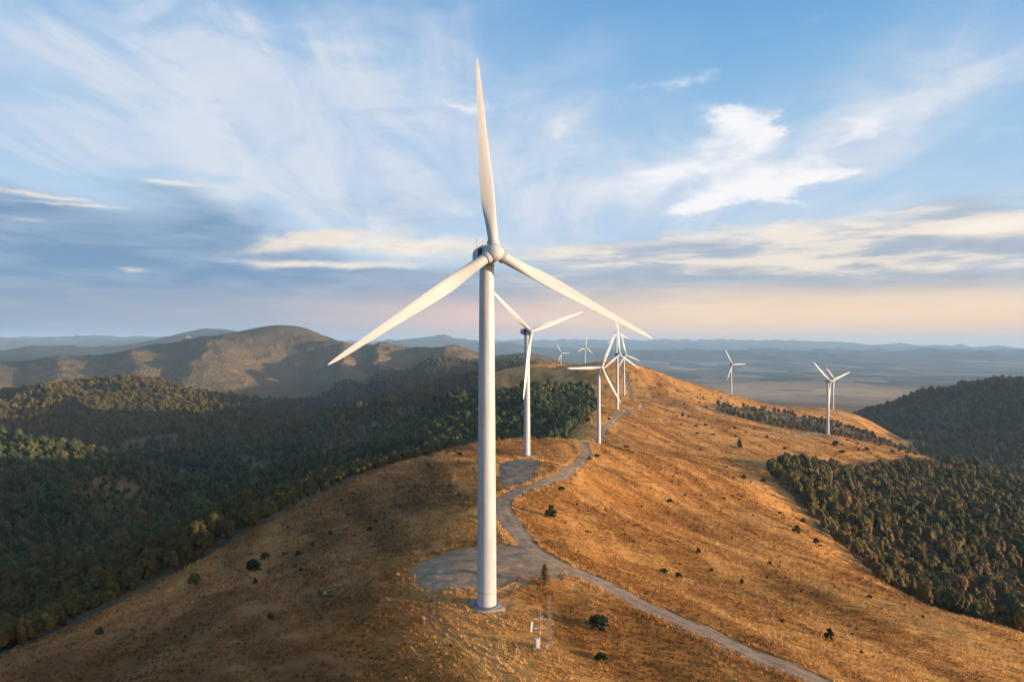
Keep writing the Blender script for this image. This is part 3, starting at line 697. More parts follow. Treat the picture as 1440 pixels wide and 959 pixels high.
# ================================================================== equipment by the track
def mast_site():
    x, y, z = ground_at(755, 913)
    k = y/F_PX                                            # metres per photo pixel here
    m = MB(); m.box((x, y, z+0.06), (1.75,1.9,0.36), Matrix.Rotation(0.15,3,'Z'), 0.03)
    o = m.build('concrete_slab', M_conc); tag(o, 'small square concrete slab under the white equipment cabinet', 'slab')
    C_ = thing('equipment_cabinet', 'white two door equipment cabinet on a concrete slab at the foot of the orange pole', 'cabinet', (x+0.12, y-0.1, z+0.24), 0.12)
    m = MB(); m.box((0,0,0.92), (0.86,0.7,1.84), None, 0.02); m.build('body', M_cab, C_)
    m = MB(); m.box((0,0,1.87), (0.94,0.78,0.07), None, 0.01); m.build('top_cover', M_panel, C_)
    for zz in (0.48, 1.38):
        m = MB(); m.box((0,-0.365,zz), (0.76,0.04,0.82), None, 0.01); dr = m.build('door', M_cab, C_)
        m = MB(); m.box((0.30,-0.40,zz), (0.04,0.04,0.16)); m.build('handle', M_boxgrey, dr)
    # pole with bracket frames
    px_, py_ = x+0.62, y+0.55; pz = gzs(px_, py_); zb = z-pz
    A = thing('antenna_pole', 'slim orange and grey pole carrying two white bracket frames and a panel antenna', 'antenna pole', (px_, py_, pz))
    m = MB(); m.tube((0,0,-0.3), (0,0,3.2), 0.11, 0.10, 12); m.build('lower_pole', M_rusty, A)
    m = MB(); m.tube((0,0,3.2), (0,0,7.2), 0.095, 0.08, 12); m.tube((0,0,7.2), (0,0,9.4), 0.06, 0.045, 8); m.box((0,0,7.25), (0.36,0.08,0.06)); m.build('upper_pole', M_rusty, A)
    m = MB(); m.tube((0,0,2.75), (0,0,3.35), 0.11, 0.11, 12); m.build('clamp', M_cab, A)
    for h in (3.95, 5.75):
        m = MB()
        for ang in (-0.15, 1.0, 2.0, 3.3):
            m.tube((0,0,h), (1.2*math.cos(ang), 0.75*math.sin(ang), h+0.32*abs(math.sin(ang))), 0.04, 0.035, 6)
        m.tube((-1.25,0,h-0.05), (1.25,0,h+0.02), 0.045, 0.045, 6)
        m.tube((-1.25,0,h-0.05), (0,0,h-0.32), 0.03, 0.03, 6); m.tube((1.25,0,h+0.02), (0,0,h-0.32), 0.03, 0.03, 6)
        m.build('bracket_frame', M_cab, A)
    for sx, z0, z1 in ((-1.25, 3.75, 6.0), (1.25, 3.2, 6.0)):
        m = MB(); m.tube((sx,0,z0), (sx,0,z1), 0.05, 0.05, 8); m.build('side_pipe', M_galv, A)
    m = MB(); m.box((-1.68,-0.05,4.15), (0.42,0.16,2.0), Matrix.Rotation(0.10,3,'Y') @ Matrix.Rotation(0.5,3,'Z'), 0.03)
    pn = m.build('panel_antenna', M_panel, A)
    m = MB(); m.tube((-1.6,0.03,4.7), (-1.25,0,4.7), 0.03, 0.03, 6); m.tube((-1.6,0.03,3.9), (-1.25,0,3.9), 0.03, 0.03, 6); m.build('arm', M_galv, pn)
    # lattice mast
    lx, ly, lz = ground_at(772.5, 903)
    L = thing('lattice_mast', 'grey three sided lattice mast standing just right of the orange pole', 'lattice mast', (lx, ly, lz))
    H_, R_ = 9.3, 0.44
    def corner(k, zz): r = R_*(1-0.15*zz/H_); a = 2*math.pi*k/3+0.5; return Vector((r*math.cos(a), r*math.sin(a), zz))
    for k in range(3):
        m = MB(); m.tube(corner(k,-0.2), corner(k,H_), 0.042, 0.035, 8); m.build('corner_post', M_galv, L)
    m = MB(); n = 9
    for j in range(n):
        z0, z1 = j*H_/n, (j+1)*H_/n
        for k in range(3):
            a_, b_ = (k, (k+1)%3) if j % 2 else ((k+1)%3, k)
            m.tube(corner(a_, z0), corner(b_, z1), 0.022, 0.022, 5); m.tube(corner(k, z1), corner((k+1)%3, z1), 0.022, 0.022, 5)
    m.build('bracing', M_galv, L)
    m = MB(); m.box((0.02,-0.2,4.6), (0.22,0.2,0.42), None, 0.02); m.build('small_box', M_cab, L)
    m = MB(); m.box((0,0,0.02), (1.15,1.0,0.22), None, 0.03); m.build('footing', M_conc, L)
    bx, by, bz = ground_at(768, 913)
    m = MB(); m.box((bx,by,bz+0.42), (0.55,0.5,0.9), Matrix.Rotation(0.2,3,'Z'), 0.03); o = m.build('junction_box', M_boxgrey)
    tag(o, 'low dark grey box on the ground right of the white cabinet', 'junction box')
mast_site()

# ================================================================== plants
def ico(sub):
    bm = bmesh.new(); bmesh.ops.create_icosphere(bm, subdivisions=sub, radius=1.0)
    v = np.array([p.co[:] for p in bm.verts]); f = [[q.index for q in p.verts] for p in bm.faces]; bm.free(); return v, f
ICO1, ICO2, ICO3 = ico(1), ico(2), ico(3)
def crown_geo(r, centre, rad, nl, nleaf, ls, core, lump=0.42, cone=0.0, flat=0.0):
    """clumps over an uneven ellipsoid, each a small rough core with leaf faces around it"""
    V_, F_ = [], []; rad = np.array(rad)
    def addmesh(v, f):
        o = len(V_); V_.extend(v.tolist()); F_.extend([[i+o for i in q] for q in f])
    for i in range(nl):
        t = (i+0.5)/nl; zc = 1-1.75*t if nl > 1 else 0
        ph = i*2.39996+r.uniform(-0.5,0.5); s = math.sqrt(max(0, 1-zc*zc))
        k = r.uniform(0.50, 0.78)
        prof = 1-cone*(zc*0.5+0.5)
        c = np.array([math.cos(ph)*s*k*prof, math.sin(ph)*s*k*prof, zc*k])*rad
        lr = lump*rad*r.uniform(0.75, 1.3)*(1-0.5*cone*(zc*0.5+0.5))
        v = core[0].copy(); d = 1+0.30*perlin(v[:,0]*2.1+i*7.7, v[:,1]*2.1+v[:,2]*1.7+i*3.1, i)
        addmesh(c+v*d[:,None]*lr*0.9+centre, core[1])
        for q in range(nleaf):
            n = r.normal(size=3); n /= np.linalg.norm(n)
            if n[2] < -0.5: n[2] *= -1
            p = c+n*lr*r.uniform(0.85, 1.22)
            m_ = n+r.normal(size=3)*0.55; m_ /= np.linalg.norm(m_)
            a = np.cross(m_, r.normal(size=3)); a /= np.linalg.norm(a)+1e-9; b_ = np.cross(m_, a)
            w = ls*r.uniform(0.6, 1.35); h = w*r.uniform(0.5, 0.9)
            addmesh(np.array([p-a*w*0.5, p-b_*h*0.5, p+a*w*0.5, p+b_*h*0.5])+centre, [[0,1,2,3]])
    return V_, F_
def py_mesh(name, V_, F_, mat, smooth=False):
    me = bpy.data.meshes.new(name); me.from_pydata(V_, [], F_); me.update(); me.materials.append(mat)
    if smooth: me.polygons.foreach_set('use_smooth', [True]*len(me.polygons))
    return me
def trunk_geo(H_, r0, top, limbs, r):
    m = MB(); m.tube((0,0,-0.6), (0.1,0,top*0.55), r0, r0*0.75, 8); m.tube((0.1,0,top*0.55), (0,0.1,top), r0*0.75, r0*0.3, 8)
    for k in range(limbs):
        a = 2*math.pi*k/limbs+r.uniform(0,1); z0 = top*r.uniform(0.45,0.75)
        m.tube((0.05,0,z0), (H_*0.16*math.cos(a), H_*0.16*math.sin(a), z0+H_*0.22), r0*0.4, r0*0.12, 6)
    return m
near_crowns, near_autumn, near_olive, near_trunks = [], [], [], []
for k in range(5):
    r = np.random.default_rng(100+k); Hh = [13.5,15,12,14,11][k]; R_ = [4.0,4.3,4.1,3.5,3.9][k]
    V_, F_ = crown_geo(r, np.array([0,0,Hh*0.60]), (R_,R_*0.95,Hh*0.40), 17, 40, 0.7, ICO1, 0.42, cone=0.10)
    near_crowns.append(py_mesh('crown', V_, F_, M_leaf)); near_autumn.append(py_mesh('crown', V_, F_, M_autumn)); near_olive.append(py_mesh('crown', V_, F_, M_olive))
    o = trunk_geo(Hh, 0.24, Hh*0.7, 3, r).build('trunk', M_bark); near_trunks.append(o.data); bpy.data.objects.remove(o)
TC = bpy.data.collections.new('green_wood_kinds'); TA = bpy.data.collections.new('turning_wood_kinds'); TO = bpy.data.collections.new('olive_wood_kinds')
def template(name, V_, F_):
    for mt, cl in ((M_leaf, TC), (M_autumn, TA), (M_olive, TO)):
        o = bpy.data.objects.new(name, py_mesh(name, V_, F_, mt)); cl.objects.link(o)
for k in range(5):
    r = np.random.default_rng(200+k); Hh = [13.5,15,12,14,11][k]; R_ = [4.0,4.3,4.1,3.5,3.9][k]
    V_, F_ = crown_geo(r, np.array([0,0,Hh*0.56]), (R_,R_*0.95,Hh*0.44), 12, 6, 1.0, ICO1, 0.50, cone=0.12)
    template('broadleaf_%s' % 'abcde'[k], V_, F_)
r = np.random.default_rng(300); V_, F_ = crown_geo(r, np.array([0,0,8.0]), (2.6,2.6,8.0), 10, 11, 1.2, ICO1, 0.42, cone=0.75)
template('broadleaf_spire', V_, F_)

# where trees stand
def scatter(cell, r0, r1, seed, px_lim=0.74):
    g_ = np.random.default_rng(seed); xm = r1*math.sin(px_lim)
    xs = np.arange(-xm, xm, cell); ys = np.arange(0, r1, cell); X, Y = np.meshgrid(xs, ys)
    X = X+g_.uniform(-0.48,0.48,X.shape)*cell; Y = Y+g_.uniform(-0.48,0.48,Y.shape)*cell
    X, Y = X.ravel(), Y.ravel(); rr = np.hypot(X, Y); a = np.arctan2(X, Y)
    k = (rr >= r0) & (rr < r1) & (np.abs(a) < px_lim) & (Y > 10)
    X, Y, rr = X[k], Y[k], rr[k]
    f = grid_val(FOREST_GRID, X, Y); k = f > g_.uniform(0.3, 0.75, len(f))
    return X[k], Y[k], rr[k], g_
TX, TY, TS, TR, TK = [], [], [], [], []
for cell, r0, r1, sc, seed in ((5.8,120,480,0.86,1),(7.6,480,1100,1.08,2),(10.5,1100,2000,1.36,3),(13.5,2000,3000,1.6,4)):
    X, Y, rr, g_ = scatter(cell, r0, r1, seed)
    s = sc*(g_.uniform(0.62, 1.28, len(X)) if r0 > 200 else g_.uniform(0.66, 1.08, len(X)))*(0.9+0.25*fbm(X, Y, 60, 2, 55))
    big = (X > 0.125*Y) & (rr < 2000); keep = ~big | (g_.random(len(X)) < 0.92)
    s = np.where(big, s*0.93, s); hol = big & (rr > 1020) & (rr < 1700) & (X < 0.64*Y); s = np.where(hol, s*0.62, s); keep &= ~hol | (fbm(X, Y, 70, 3, 66)+g_.normal(0, 0.15, len(X)) > -0.12); X, Y, rr, s = X[keep], Y[keep], rr[keep], s[keep]
    kind = g_.integers(0, 5, len(X)); kind[g_.random(len(X)) < 0.05] = 5
    TX.append(X); TY.append(Y); TS.append(s); TR.append(g_.uniform(0, 6.28, len(X))); TK.append(kind)
TX, TY, TS, TR, TK = map(np.concatenate, (TX, TY, TS, TR, TK)); TZ_ = gz(TX, TY)
rr = np.hypot(TX, TY)
# tree height under the left brow, worked out along the sun's direction
# near left trees are cut short so the crest keeps their crowns out of the sun
tn = math.tan(SUN_EL); shade_capped = (rr < 640) & (TX < 0.02*TY)
hs = np.full(len(TX), -99.0)
for st in np.arange(15, 520, 9.0):
    hs[shade_capped] = np.maximum(hs[shade_capped], gz(TX[shade_capped]+st*math.sin(SUN_AZ), TY[shade_capped]+st*math.cos(SUN_AZ))-st*tn-TZ_[shade_capped])
TS[shade_capped] = np.minimum(TS[shade_capped], np.maximum(hs[shade_capped]+1.5, 6.0)/14.5)
TS[shade_capped] = np.where(hs[shade_capped] < 6.5, np.minimum(TS[shade_capped], 0.40), TS[shade_capped])
fe = grid_val(FOREST_GRID, TX, TY)
print('trees', len(TX))
def visible(x, y, z, h, G):
    r_ = np.hypot(x, y); a = np.arctan2(x, y)
    i = np.clip(np.searchsorted(az_ax, a)-1, 0, 918); j = np.clip(((np.log(r_*0.985)-LR0)/(LR1-LR0)*(NR-1)).astype(int), 0, NR-2)
    return (z+h)/r_ > G[j, i]
top = 12.5*TS
vis = visible(TX, TY, TZ_, top, HC)
pxs = CX+F_PX*TX/TY; pys = CY-F_PX*(TZ_+top*0.7)/TY
infr = (pxs > -10) & (pxs < 1450) & (pys < 965)
app = np.where(vis & infr, TS/rr, 0)
order = np.argsort(-app)[:300]
rest = np.ones(len(TX), bool); rest[order] = False
for i in order:
    px = pxs[i]
    lab = ('leafy broadleaf tree in the dense dark wood below the left slope of the hill' if px < 720 else 'leafy autumn tinted broadleaf tree in the wood filling the right hand gully')
    grp = 'broadleaf trees of the left wood' if px < 720 else 'broadleaf trees of the right wood'
    kk = int(TK[i]) % 5
    T = thing('broadleaf_tree', lab, 'tree', (TX[i], TY[i], TZ_[i]), TR[i], grp); s = float(TS[i]); T.scale = (s*1.02, s*1.02, s*(1+0.15*math.sin(i)))
    for nm, me in (('crown', (near_olive if px < 720 else near_autumn)[kk]), ('trunk', near_trunks[kk])):
        c = link(bpy.data.objects.new(nm, me)); c.parent = T
def instancer(name, X, Y, Z, S, R, K, coll):
    me = bpy.data.meshes.new(name); me.vertices.add(len(X)); me.vertices.foreach_set('co', np.stack([X,Y,Z],-1).astype(np.float32).ravel())
    for nm, ty, key, val in (('scl','FLOAT','value',S),('rot','FLOAT_VECTOR','vector',np.stack([R*0,R*0,R],-1)),('kind_index','INT','value',K)):
        at = me.attributes.new(nm, ty, 'POINT'); at.data.foreach_set(key, (np.asarray(val, np.int32) if ty == 'INT' else np.asarray(val, np.float32)).ravel())
    o = link(bpy.data.objects.new(name, me)); o['kind'] = 'stuff'
    ng = bpy.data.node_groups.new(name, 'GeometryNodeTree')
    ng.interface.new_socket('Geometry', in_out='INPUT', socket_type='NodeSocketGeometry'); ng.interface.new_socket('Geometry', in_out='OUTPUT', socket_type='NodeSocketGeometry')
    N, L = ng.nodes, ng.links
    gi, go = N.new('NodeGroupInput'), N.new('NodeGroupOutput'); iop = N.new('GeometryNodeInstanceOnPoints'); ci = N.new('GeometryNodeCollectionInfo')
    ci.inputs['Collection'].default_value = coll; ci.inputs['Separate Children'].default_value = True; ci.inputs['Reset Children'].default_value = True
    iop.inputs['Pick Instance'].default_value = True
    def na_(n, dt): q = N.new('GeometryNodeInputNamedAttribute'); q.data_type = dt; q.inputs['Name'].default_value = n; return q.outputs['Attribute']
    L.new(gi.outputs[0], iop.inputs['Points']); L.new(ci.outputs[0], iop.inputs['Instance'])
    L.new(na_('kind_index','INT'), iop.inputs['Instance Index']); L.new(na_('scl','FLOAT'), iop.inputs['Scale'])
    e2r = N.new('FunctionNodeEulerToRotation'); L.new(na_('rot','FLOAT_VECTOR'), e2r.inputs[0]); L.new(e2r.outputs[0], iop.inputs['Rotation'])
    L.new(iop.outputs[0], go.inputs[0])
    md = o.modifiers.new('scatter', 'NODES'); md.node_group = ng
    return o
band_wood = (((rr < 600+40*fbm(TX, TY, 90, 2, 57)) & (TZ_ > -128)) | (rr > 1500+90*fbm(TX, TY, 200, 2, 58))) & (TX < 0.125*TY)
for cl, sel in ((TC, rest & (TX < 0.125*TY) & ~band_wood), (TO, rest & band_wood), (TA, rest & (TX >= 0.125*TY))):
    instancer('woodland', TX[sel], TY[sel], TZ_[sel], TS[sel], TR[sel], TK[sel], cl)
# ------------------------------------------------------------------ shrubs on the open grass
SHR = []
for sx, sy, w in [(1237,233,24),(1257,385,20),(1348,398,20),(897,495,32),(376,436,38),(325,560,62),(510,292,22),(547,277,28),(500,643,18),(517,650,12),(452,515,18),(723,690,18),
    (866,830,38),(940,852,42),(1036,742,28),(1100,830,24),(1243,888,26),(1380,800,20),(1367,866,14),(1025,137,18),(1072,129,18),(953,128,14),(880,107,12),(988,92,14),(958,86,20),(1108,175,18),
    (1030,170,14),(1212,147,18),(1170,158,12),(1215,185,14),(1263,168,10),(1303,152,12),(1367,188,14),(1103,146,10),(932,270,12),(932,362,14),(810,547,10),(1430,552,16),(1000,690,10),(1060,632,10),
    (1020,635,10),(778,480,12),(605,103,18),(423,147,20),(375,170,22),(388,135,14),(355,160,18),(325,180,20),(265,190,28),(502,107,32),(395,602,12),(455,738,18),(945,708,12),(880,45,12),(855,45,10)]:
    SHR.append((680+sx*0.2917, 560+sy*0.2917, w*0.2917))
for sx, sy, w in [(293,200,16),(222,155,14),(131,317,20),(206,327,20),(172,125,8),(365,488,24),(341,523,36),(416,570,26),(433,585,14),(272,455,16),(232,657,18),(221,712,10),(271,625,8),(122,730,16),
    (278,880,24),(628,786,24),(397,775,14),(356,770,12),(320,770,8),(766,820,8),(840,870,14),(590,718,12),(616,203,18),(585,208,14),(540,165,12),(582,182,12),(668,187,12),(720,213,18),(747,208,14),
    (780,215,18),(810,222,14),(520,212,22),(494,178,28),(490,188,14),(470,945,38),(560,935,10),(882,950,10)]:
    SHR.append((1000+sx*0.3546, 560+sy*0.3546, w*0.3546))
for sx, sy, w in [(460,573,36),(595,602,32),(825,593,32),(898,380,40),(985,478,22),(95,690,20),(80,728,12),(205,618,20),(395,805,24),(248,878,18),(22,912,32),(795,350,26)]:
    SHR.append((460+sx*0.2086, 560+sy*0.2086, w*0.2086))
for sx, sy, w in [(1073,410,38),(1034,515,26),(1208,398,26),(1152,400,18),(1088,478,14),(1217,466,16),(1338,316,22),(1265,368,18),(1382,183,12),(402,716,32),(1300,242,12),(810,685,14),(968,470,10),(932,495,10),(317,907,12)]:
    SHR.append((0+sx*0.3472, 640+sy*0.3472, w*0.3472))
rs = np.random.default_rng(5)
for k in range(95):       # the dotted summit slope and spur
    px, py = (rs.uniform(885, 1040), 0) if k < 70 else (rs.uniform(1150, 1300), 0)
    lo = np.interp(px, [880,930,1000,1040,1150,1240,1300], [522,532,556,566,620,632,648]); hi = np.interp(px, [880,930,1000,1040,1150,1240,1300], [575,580,600,600,640,645,655])
    SHR.append((px, rs.uniform(lo, hi), rs.uniform(1.6, 3.6)))
for k in range(190):      # scattered over the open slopes, as in the photograph
    px, py = rs.uniform(760, 1330), rs.uniform(600, 930)
    if py > np.interp(px, [760,900,1000,1100,1200,1330], [660,790,850,905,930,930]) or py < np.interp(px, [760,900,1050,1100,1200,1330], [690,590,610,700,795,880]): continue
    SHR.append((px, py, 1.8+3.6*rs.random()**2.2))
for k in range(60):
    px, py = rs.uniform(120, 655), rs.uniform(650, 930)
    if py < np.interp(px, [0,250,460,550,650], [955,835,715,668,640]): continue
    SHR.append((px, py, 1.8+3.6*rs.random()**2))
shrub_meshes = []
for k in range(6):
    r = np.random.default_rng(400+k)
    up = [0.55,0.75,1.0,0.5,0.9,0.65][k]
    V_, F_ = crown_geo(r, np.array([0,0,up*0.42]), (0.5,0.46,up*0.5), 8, 44, 0.15, ICO1, 0.34, cone=[0.2,0.4,0.8,0.0,0.75,0.3][k])
    shrub_meshes.append(py_mesh('foliage', V_, F_, M_juniper))
stem_me = []
m = MB(); m.tube((0,0,-0.15), (0.02,0,0.4), 0.035, 0.02, 6); m.tube((0,0,0.1), (0.15,0.1,0.5), 0.02, 0.01, 5); o = m.build('stem', M_bark); stem_me = o.data; bpy.data.objects.remove(o)
def region(px, py, d):
    if px < 700 and py > 600: return 'small dark shrub on the shaded grass slope left of the big turbine', 'shrubs on the shaded left slope'
    if d > 900 and px < 1120: return 'tiny dark shrub dotted over the summit slope behind the track', 'shrubs on the summit slope'
    if px > 1120 and d > 600: return 'tiny dark shrub on the flat spur around the right hand turbine', 'shrubs on the right spur'
    if px < 850 and d > 600: return 'dark shrub at the lower edge of the wood beside the saddle of the track', 'shrubs by the saddle'
    if d > 420: return 'small dark shrub on the upper sunlit slope between the track and the gully wood', 'shrubs on the upper sunlit slope'
    return 'small dark shrub on the lower sunlit slope right of the track', 'shrubs on the lower sunlit slope'
UNIQ = {}
def place_shrub(px, py, w, lab=None, mesh=None, tall=1.0, mat=None, nm='shrub', cat='shrub', wide=1.0):
    x, y, z = ground_at(px, py+w*0.35)
    if grid_val(bare, np.array([x]), np.array([y]))[0] > 0.5: return None
    s = w*math.hypot(x, y)/F_PX*1.12
    if lab is None: lab, grp = region(px, py, y)
    else: grp = None
    me = mesh or shrub_meshes[int(rs.integers(0, 6))]
    T = thing(nm, lab, cat, (x, y, z-0.03*s), float(rs.uniform(0, 6.28)), grp); T.scale = (s*wide, s*wide, s*tall)
    c = link(bpy.data.objects.new('foliage', me)); c.parent = T
    c = link(bpy.data.objects.new('stem', stem_me)); c.parent = T
    return T
for px, py, w in SHR: place_shrub(px, py, w, tall=float(rs.uniform(0.75, 1.2)))
def special(seed, rad, nl, nleaf, ls, mat, cone=0.2):
    r = np.random.default_rng(seed); V_, F_ = crown_geo(r, np.array([0,0,rad[2]*0.85]), rad, nl, nleaf, ls, ICO1, 0.30, cone); return py_mesh('foliage', V_, F_, mat)
place_shrub(843, 874, 33, 'biggest dark rounded shrub in the grass between the mast and the track', special(501,(0.52,0.42,0.30),11,80,0.10,M_juniper), 1.0)
place_shrub(845, 922, 20, 'low dark shrub at the bottom of the picture below the biggest dark shrub', special(502,(0.5,0.45,0.28),12,50,0.12,M_juniper), 0.8)
place_shrub(356, 797, 20, 'dark many crowned shrub on the brow of the left slope, the largest there', special(503,(0.5,0.42,0.4),14,50,0.12,M_juniper), 1.0)
place_shrub(381, 868, 12, 'upright dark green shrub standing alone low on the left slope', special(504,(0.42,0.42,0.55),12,46,0.12,M_juniper,0.5), 1.0)
place_shrub(458, 832, 22, 'pale green spreading shrub in the middle of the left slope', special(505,(0.5,0.45,0.3),10,26,0.11,M_paleshrub), 0.9)
place_shrub(604, 654, 12, 'greenish spreading shrub near the brow left of the big turbine tower', special(506,(0.5,0.45,0.4),12,40,0.12,M_paleshrub), 1.0)
place_shrub(528, 733, 8, 'paired dark shrub low on the left slope, upper one of two', None, 0.9)
place_shrub(520, 744, 10, 'paired dark shrub low on the left slope, lower and wider one of two', None, 0.7)
place_shrub(881, 627, 10, 'rust coloured spreading shrub on the sunlit slope right of the bend turbine', special(507,(0.5,0.45,0.28),12,40,0.12,M_rustshrub), 0.7)
place_shrub(273, 817, 17, 'pale round bush at the edge of the left wood against the dark trees', special(508,(0.5,0.5,0.42),12,50,0.12,M_paleshrub), 1.1)
place_shrub(1040, 627, 8, 'pointed dark shrub taller than its neighbours on the upper sunlit slope', shrub_meshes[2], 1.5)
# the young conifer by the track
def conifer():
    x, y, z = ground_at(766, 826)
    T = thing('young_conifer', 'young brownish green conifer standing at the edge of the track junction', 'conifer', (x, y, z))
    r = np.random.default_rng(77); V_, F_ = [], []; Hc = 5.6
    for i in range(260):
        t = r.uniform(0, 1)**0.8; zc = 0.5+t*(Hc-0.5); L_ = (1-t)**0.7*2.3*r.uniform(0.5,1.1)+0.15; ph = r.uniform(0, 6.28)
        d = np.array([math.cos(ph), math.sin(ph), r.uniform(-0.15, 0.35)])
        for q in range(5):
            u = (q+0.7)/5; p = np.array([0,0,zc])+d*L_*u; w = 0.34*(1-0.3*u)
            a = r.normal(size=3); a /= np.linalg.norm(a); b_ = np.cross(a, d); b_ /= np.linalg.norm(b_)+1e-9
            o_ = len(V_); V_ += [(p-a*w*0.5).tolist(), (p-b_*w*0.4).tolist(), (p+a*w*0.5).tolist(), (p+b_*w*0.4).tolist()]; F_.append([o_,o_+1,o_+2,o_+3])
    c = link(bpy.data.objects.new('crown', py_mesh('crown', V_, F_, M_conifer))); c.parent = T
    m = MB(); m.tube((0,0,-0.3), (0,0,Hc), 0.11, 0.02, 8); m.build('trunk', M_bark, T)
conifer()
# ------------------------------------------------------------------ pale stones
STONES = [(490,788,7,'flat pale stone lying alone in the middle of the left slope'),(641,695,5,'pale stone nearest to the big tower on the left slope'),(618,696,4,'small pale stone left of the one beside the big tower'),
    (666,686,3,'tiny pale stone touching the left edge of the big tower'),(232,845,3,'small pale stone by the edge of the left wood'),(803,955,5,'white stone at the bottom edge below the mast'),
    (788,958,4,'smaller white stone at the bottom edge, left of the other one'),(565,766,3,'tiny pale stone above the grey pad edge'),(615,812,3,'small pale stone at the left end of the lower gravel pad'),(1125,671,3,'pale stone on the sunlit slope by the gully wood')]
for k, (px, py, w, lab) in enumerate(STONES):
    x, y, z = ground_at(px, py); s = w*y/F_PX; r = np.random.default_rng(600+k)
    v = ICO2[0]*(1+0.35*perlin(ICO2[0][:,0]*1.7+k*5, ICO2[0][:,1]*1.7+ICO2[0][:,2]+k, k))[:,None]
    v = v*np.array([0.55*s, 0.42*s, 0.26*s])
    o = link(bpy.data.objects.new('stone', py_mesh('stone', v.tolist(), ICO2[1], M_rock))); o.location = (x, y, z+0.06*s); o.rotation_euler = (0,0,r.uniform(0,3)); tag(o, lab, 'stone')

def outcrop():
    d = np.linspace(3300, 4400, 400); zz = gz((263-CX)/F_PX*d, d); k = int(np.argmax(zz/d))
    x, y = (263-CX)/F_PX*d[k], d[k]-10; v = ICO3[0]; n = perlin(v[:,0]*1.6, v[:,1]*1.6+v[:,2]*2, 3)+0.5*perlin(v[:,0]*4, v[:,1]*4+v[:,2]*4, 4)
    v = v*(1+0.35*n)[:,None]*np.array([22, 16, 19]); v[:,0] += 6*(v[:,2] > 4)
    o = link(bpy.data.objects.new('rock_outcrop', py_mesh('rock_outcrop', v.tolist(), ICO3[1], M_crag))); o.location = (x, y, float(zz[k])+5)
    tag(o, 'pale bare crag on the shoulder left of the flat topped mountain', 'rock outcrop')
outcrop()
# ------------------------------------------------------------------ dry grass, tuft by tuft
def grass():
    g_ = np.random.default_rng(9); XX, YY, SS, TT = [], [], [], []
    fields = [(95,170,1.9,0.48),(170,260,1.0,0.58),(260,420,0.55,0.75),(420,700,0.20,1.1),(700,1200,0.05,1.7),(1200,1800,0.012,2.4)]
    for r0, r1, den, sz in fields:
        A0 = -0.74; A1 = 0.74
        n = int(0.5*(r1*r1-r0*r0)*(A1-A0)*den)
        a = g_.uniform(A0, A1, n); r_ = np.sqrt(g_.uniform(r0*r0, r1*r1, n)); x, y = r_*np.sin(a), r_*np.cos(a)
        z = gz(x, y)
        k = visible(x, y, z, sz*1.2, HM) & (CY-F_PX*z/y < 985)
        k &= (grid_val(FOREST_GRID, x, y) < 0.4) & (np.abs(grid_val(RUTD, x, y)-0.85) > 0.28)
        b_ = grid_val(bare, x, y); k &= b_ < g_.uniform(0.02, 0.98, n)**0.8
        p1 = fbm(x, y, 9, 3, 201); k &= p1-0.25*grid_val(heath_shade, x, y) > g_.uniform(-1.0, 0.15, n)
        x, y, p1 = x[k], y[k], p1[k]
        h = grid_val(heath_shade, x, y)
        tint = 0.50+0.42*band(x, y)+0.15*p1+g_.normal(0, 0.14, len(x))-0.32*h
        rd = grid_val(RD, x, y); tint += 0.22*(1-sstep(4.5, 9, rd))
        XX.append(x); YY.append(y); SS.append(sz*g_.uniform(0.6, 1.35, len(x))*(1+0.3*(1-sstep(4.5,9,rd)))); TT.append(tint)
    # taller fringe beside the track
    P = np.array(road_pts); i = g_.integers(0, len(P)-1, 9000); o_ = g_.uniform(3.5, 6.4, 9000)*np.where(g_.random(9000) < 0.5, -1, 1)
    T_ = np.gradient(P, axis=0); T_ /= np.linalg.norm(T_, axis=1)[:,None]; x = P[i,0]+T_[i,1]*o_; y = P[i,1]-T_[i,0]*o_
    k = (grid_val(bare, x, y) < 0.7) & (grid_val(PDist, x, y) > 0.8) & (y < 620) & (fbm(x, y, 8, 2, 5) > -0.25); x, y = x[k], y[k]
    XX.append(x); YY.append(y); SS.append(0.6*g_.uniform(0.6,1.3,len(x))*np.clip(np.hypot(x,y)/220,0.8,1.6)); TT.append(0.68+g_.normal(0,0.16,len(x)))
    x, y, s, tt = map(np.concatenate, (XX, YY, SS, TT)); z = gz(x, y)-0.02
    n = len(x); NB = 8; print('tufts', n)
    a = g_.uniform(0, 6.283, (n, NB)); lean = g_.uniform(0.2, 1.0, (n, NB)); hgt = s[:,None]*g_.uniform(0.7, 1.3, (n, NB)); bw = s[:,None]*g_.uniform(0.06, 0.14, (n, NB)); off = s[:,None]*g_.uniform(0, 0.6, (n, NB))
    bx = x[:,None]+np.cos(a)*off; by = y[:,None]+np.sin(a)*off
    tx = bx+np.cos(a)*hgt*lean; ty = by+np.sin(a)*hgt*lean; tz = z[:,None]+hgt
    pa = a+1.5708+g_.uniform(-0.5,0.5,(n,NB)); dx, dy = np.cos(pa)*bw, np.sin(pa)*bw
    z0 = np.repeat(z[:,None], NB, 1)
    v = np.stack([np.stack([bx-dx,by-dy,z0],-1), np.stack([bx+dx,by+dy,z0],-1), np.stack([tx,ty,tz],-1)], 2).reshape(-1,3)
    me = np_mesh('dry_grass', v, np.arange(n*NB*3).reshape(-1,3), 3, False)
    at = me.attributes.new('tint', 'FLOAT', 'POINT'); at.data.foreach_set('value', np.clip(np.repeat(tt, NB*3)+np.repeat(g_.normal(0,0.06,n*NB),3), 0, 1).astype(np.float32))
    me.materials.append(M_tuft); o = link(bpy.data.objects.new('dry_grass', me)); o['kind'] = 'stuff'
grass()

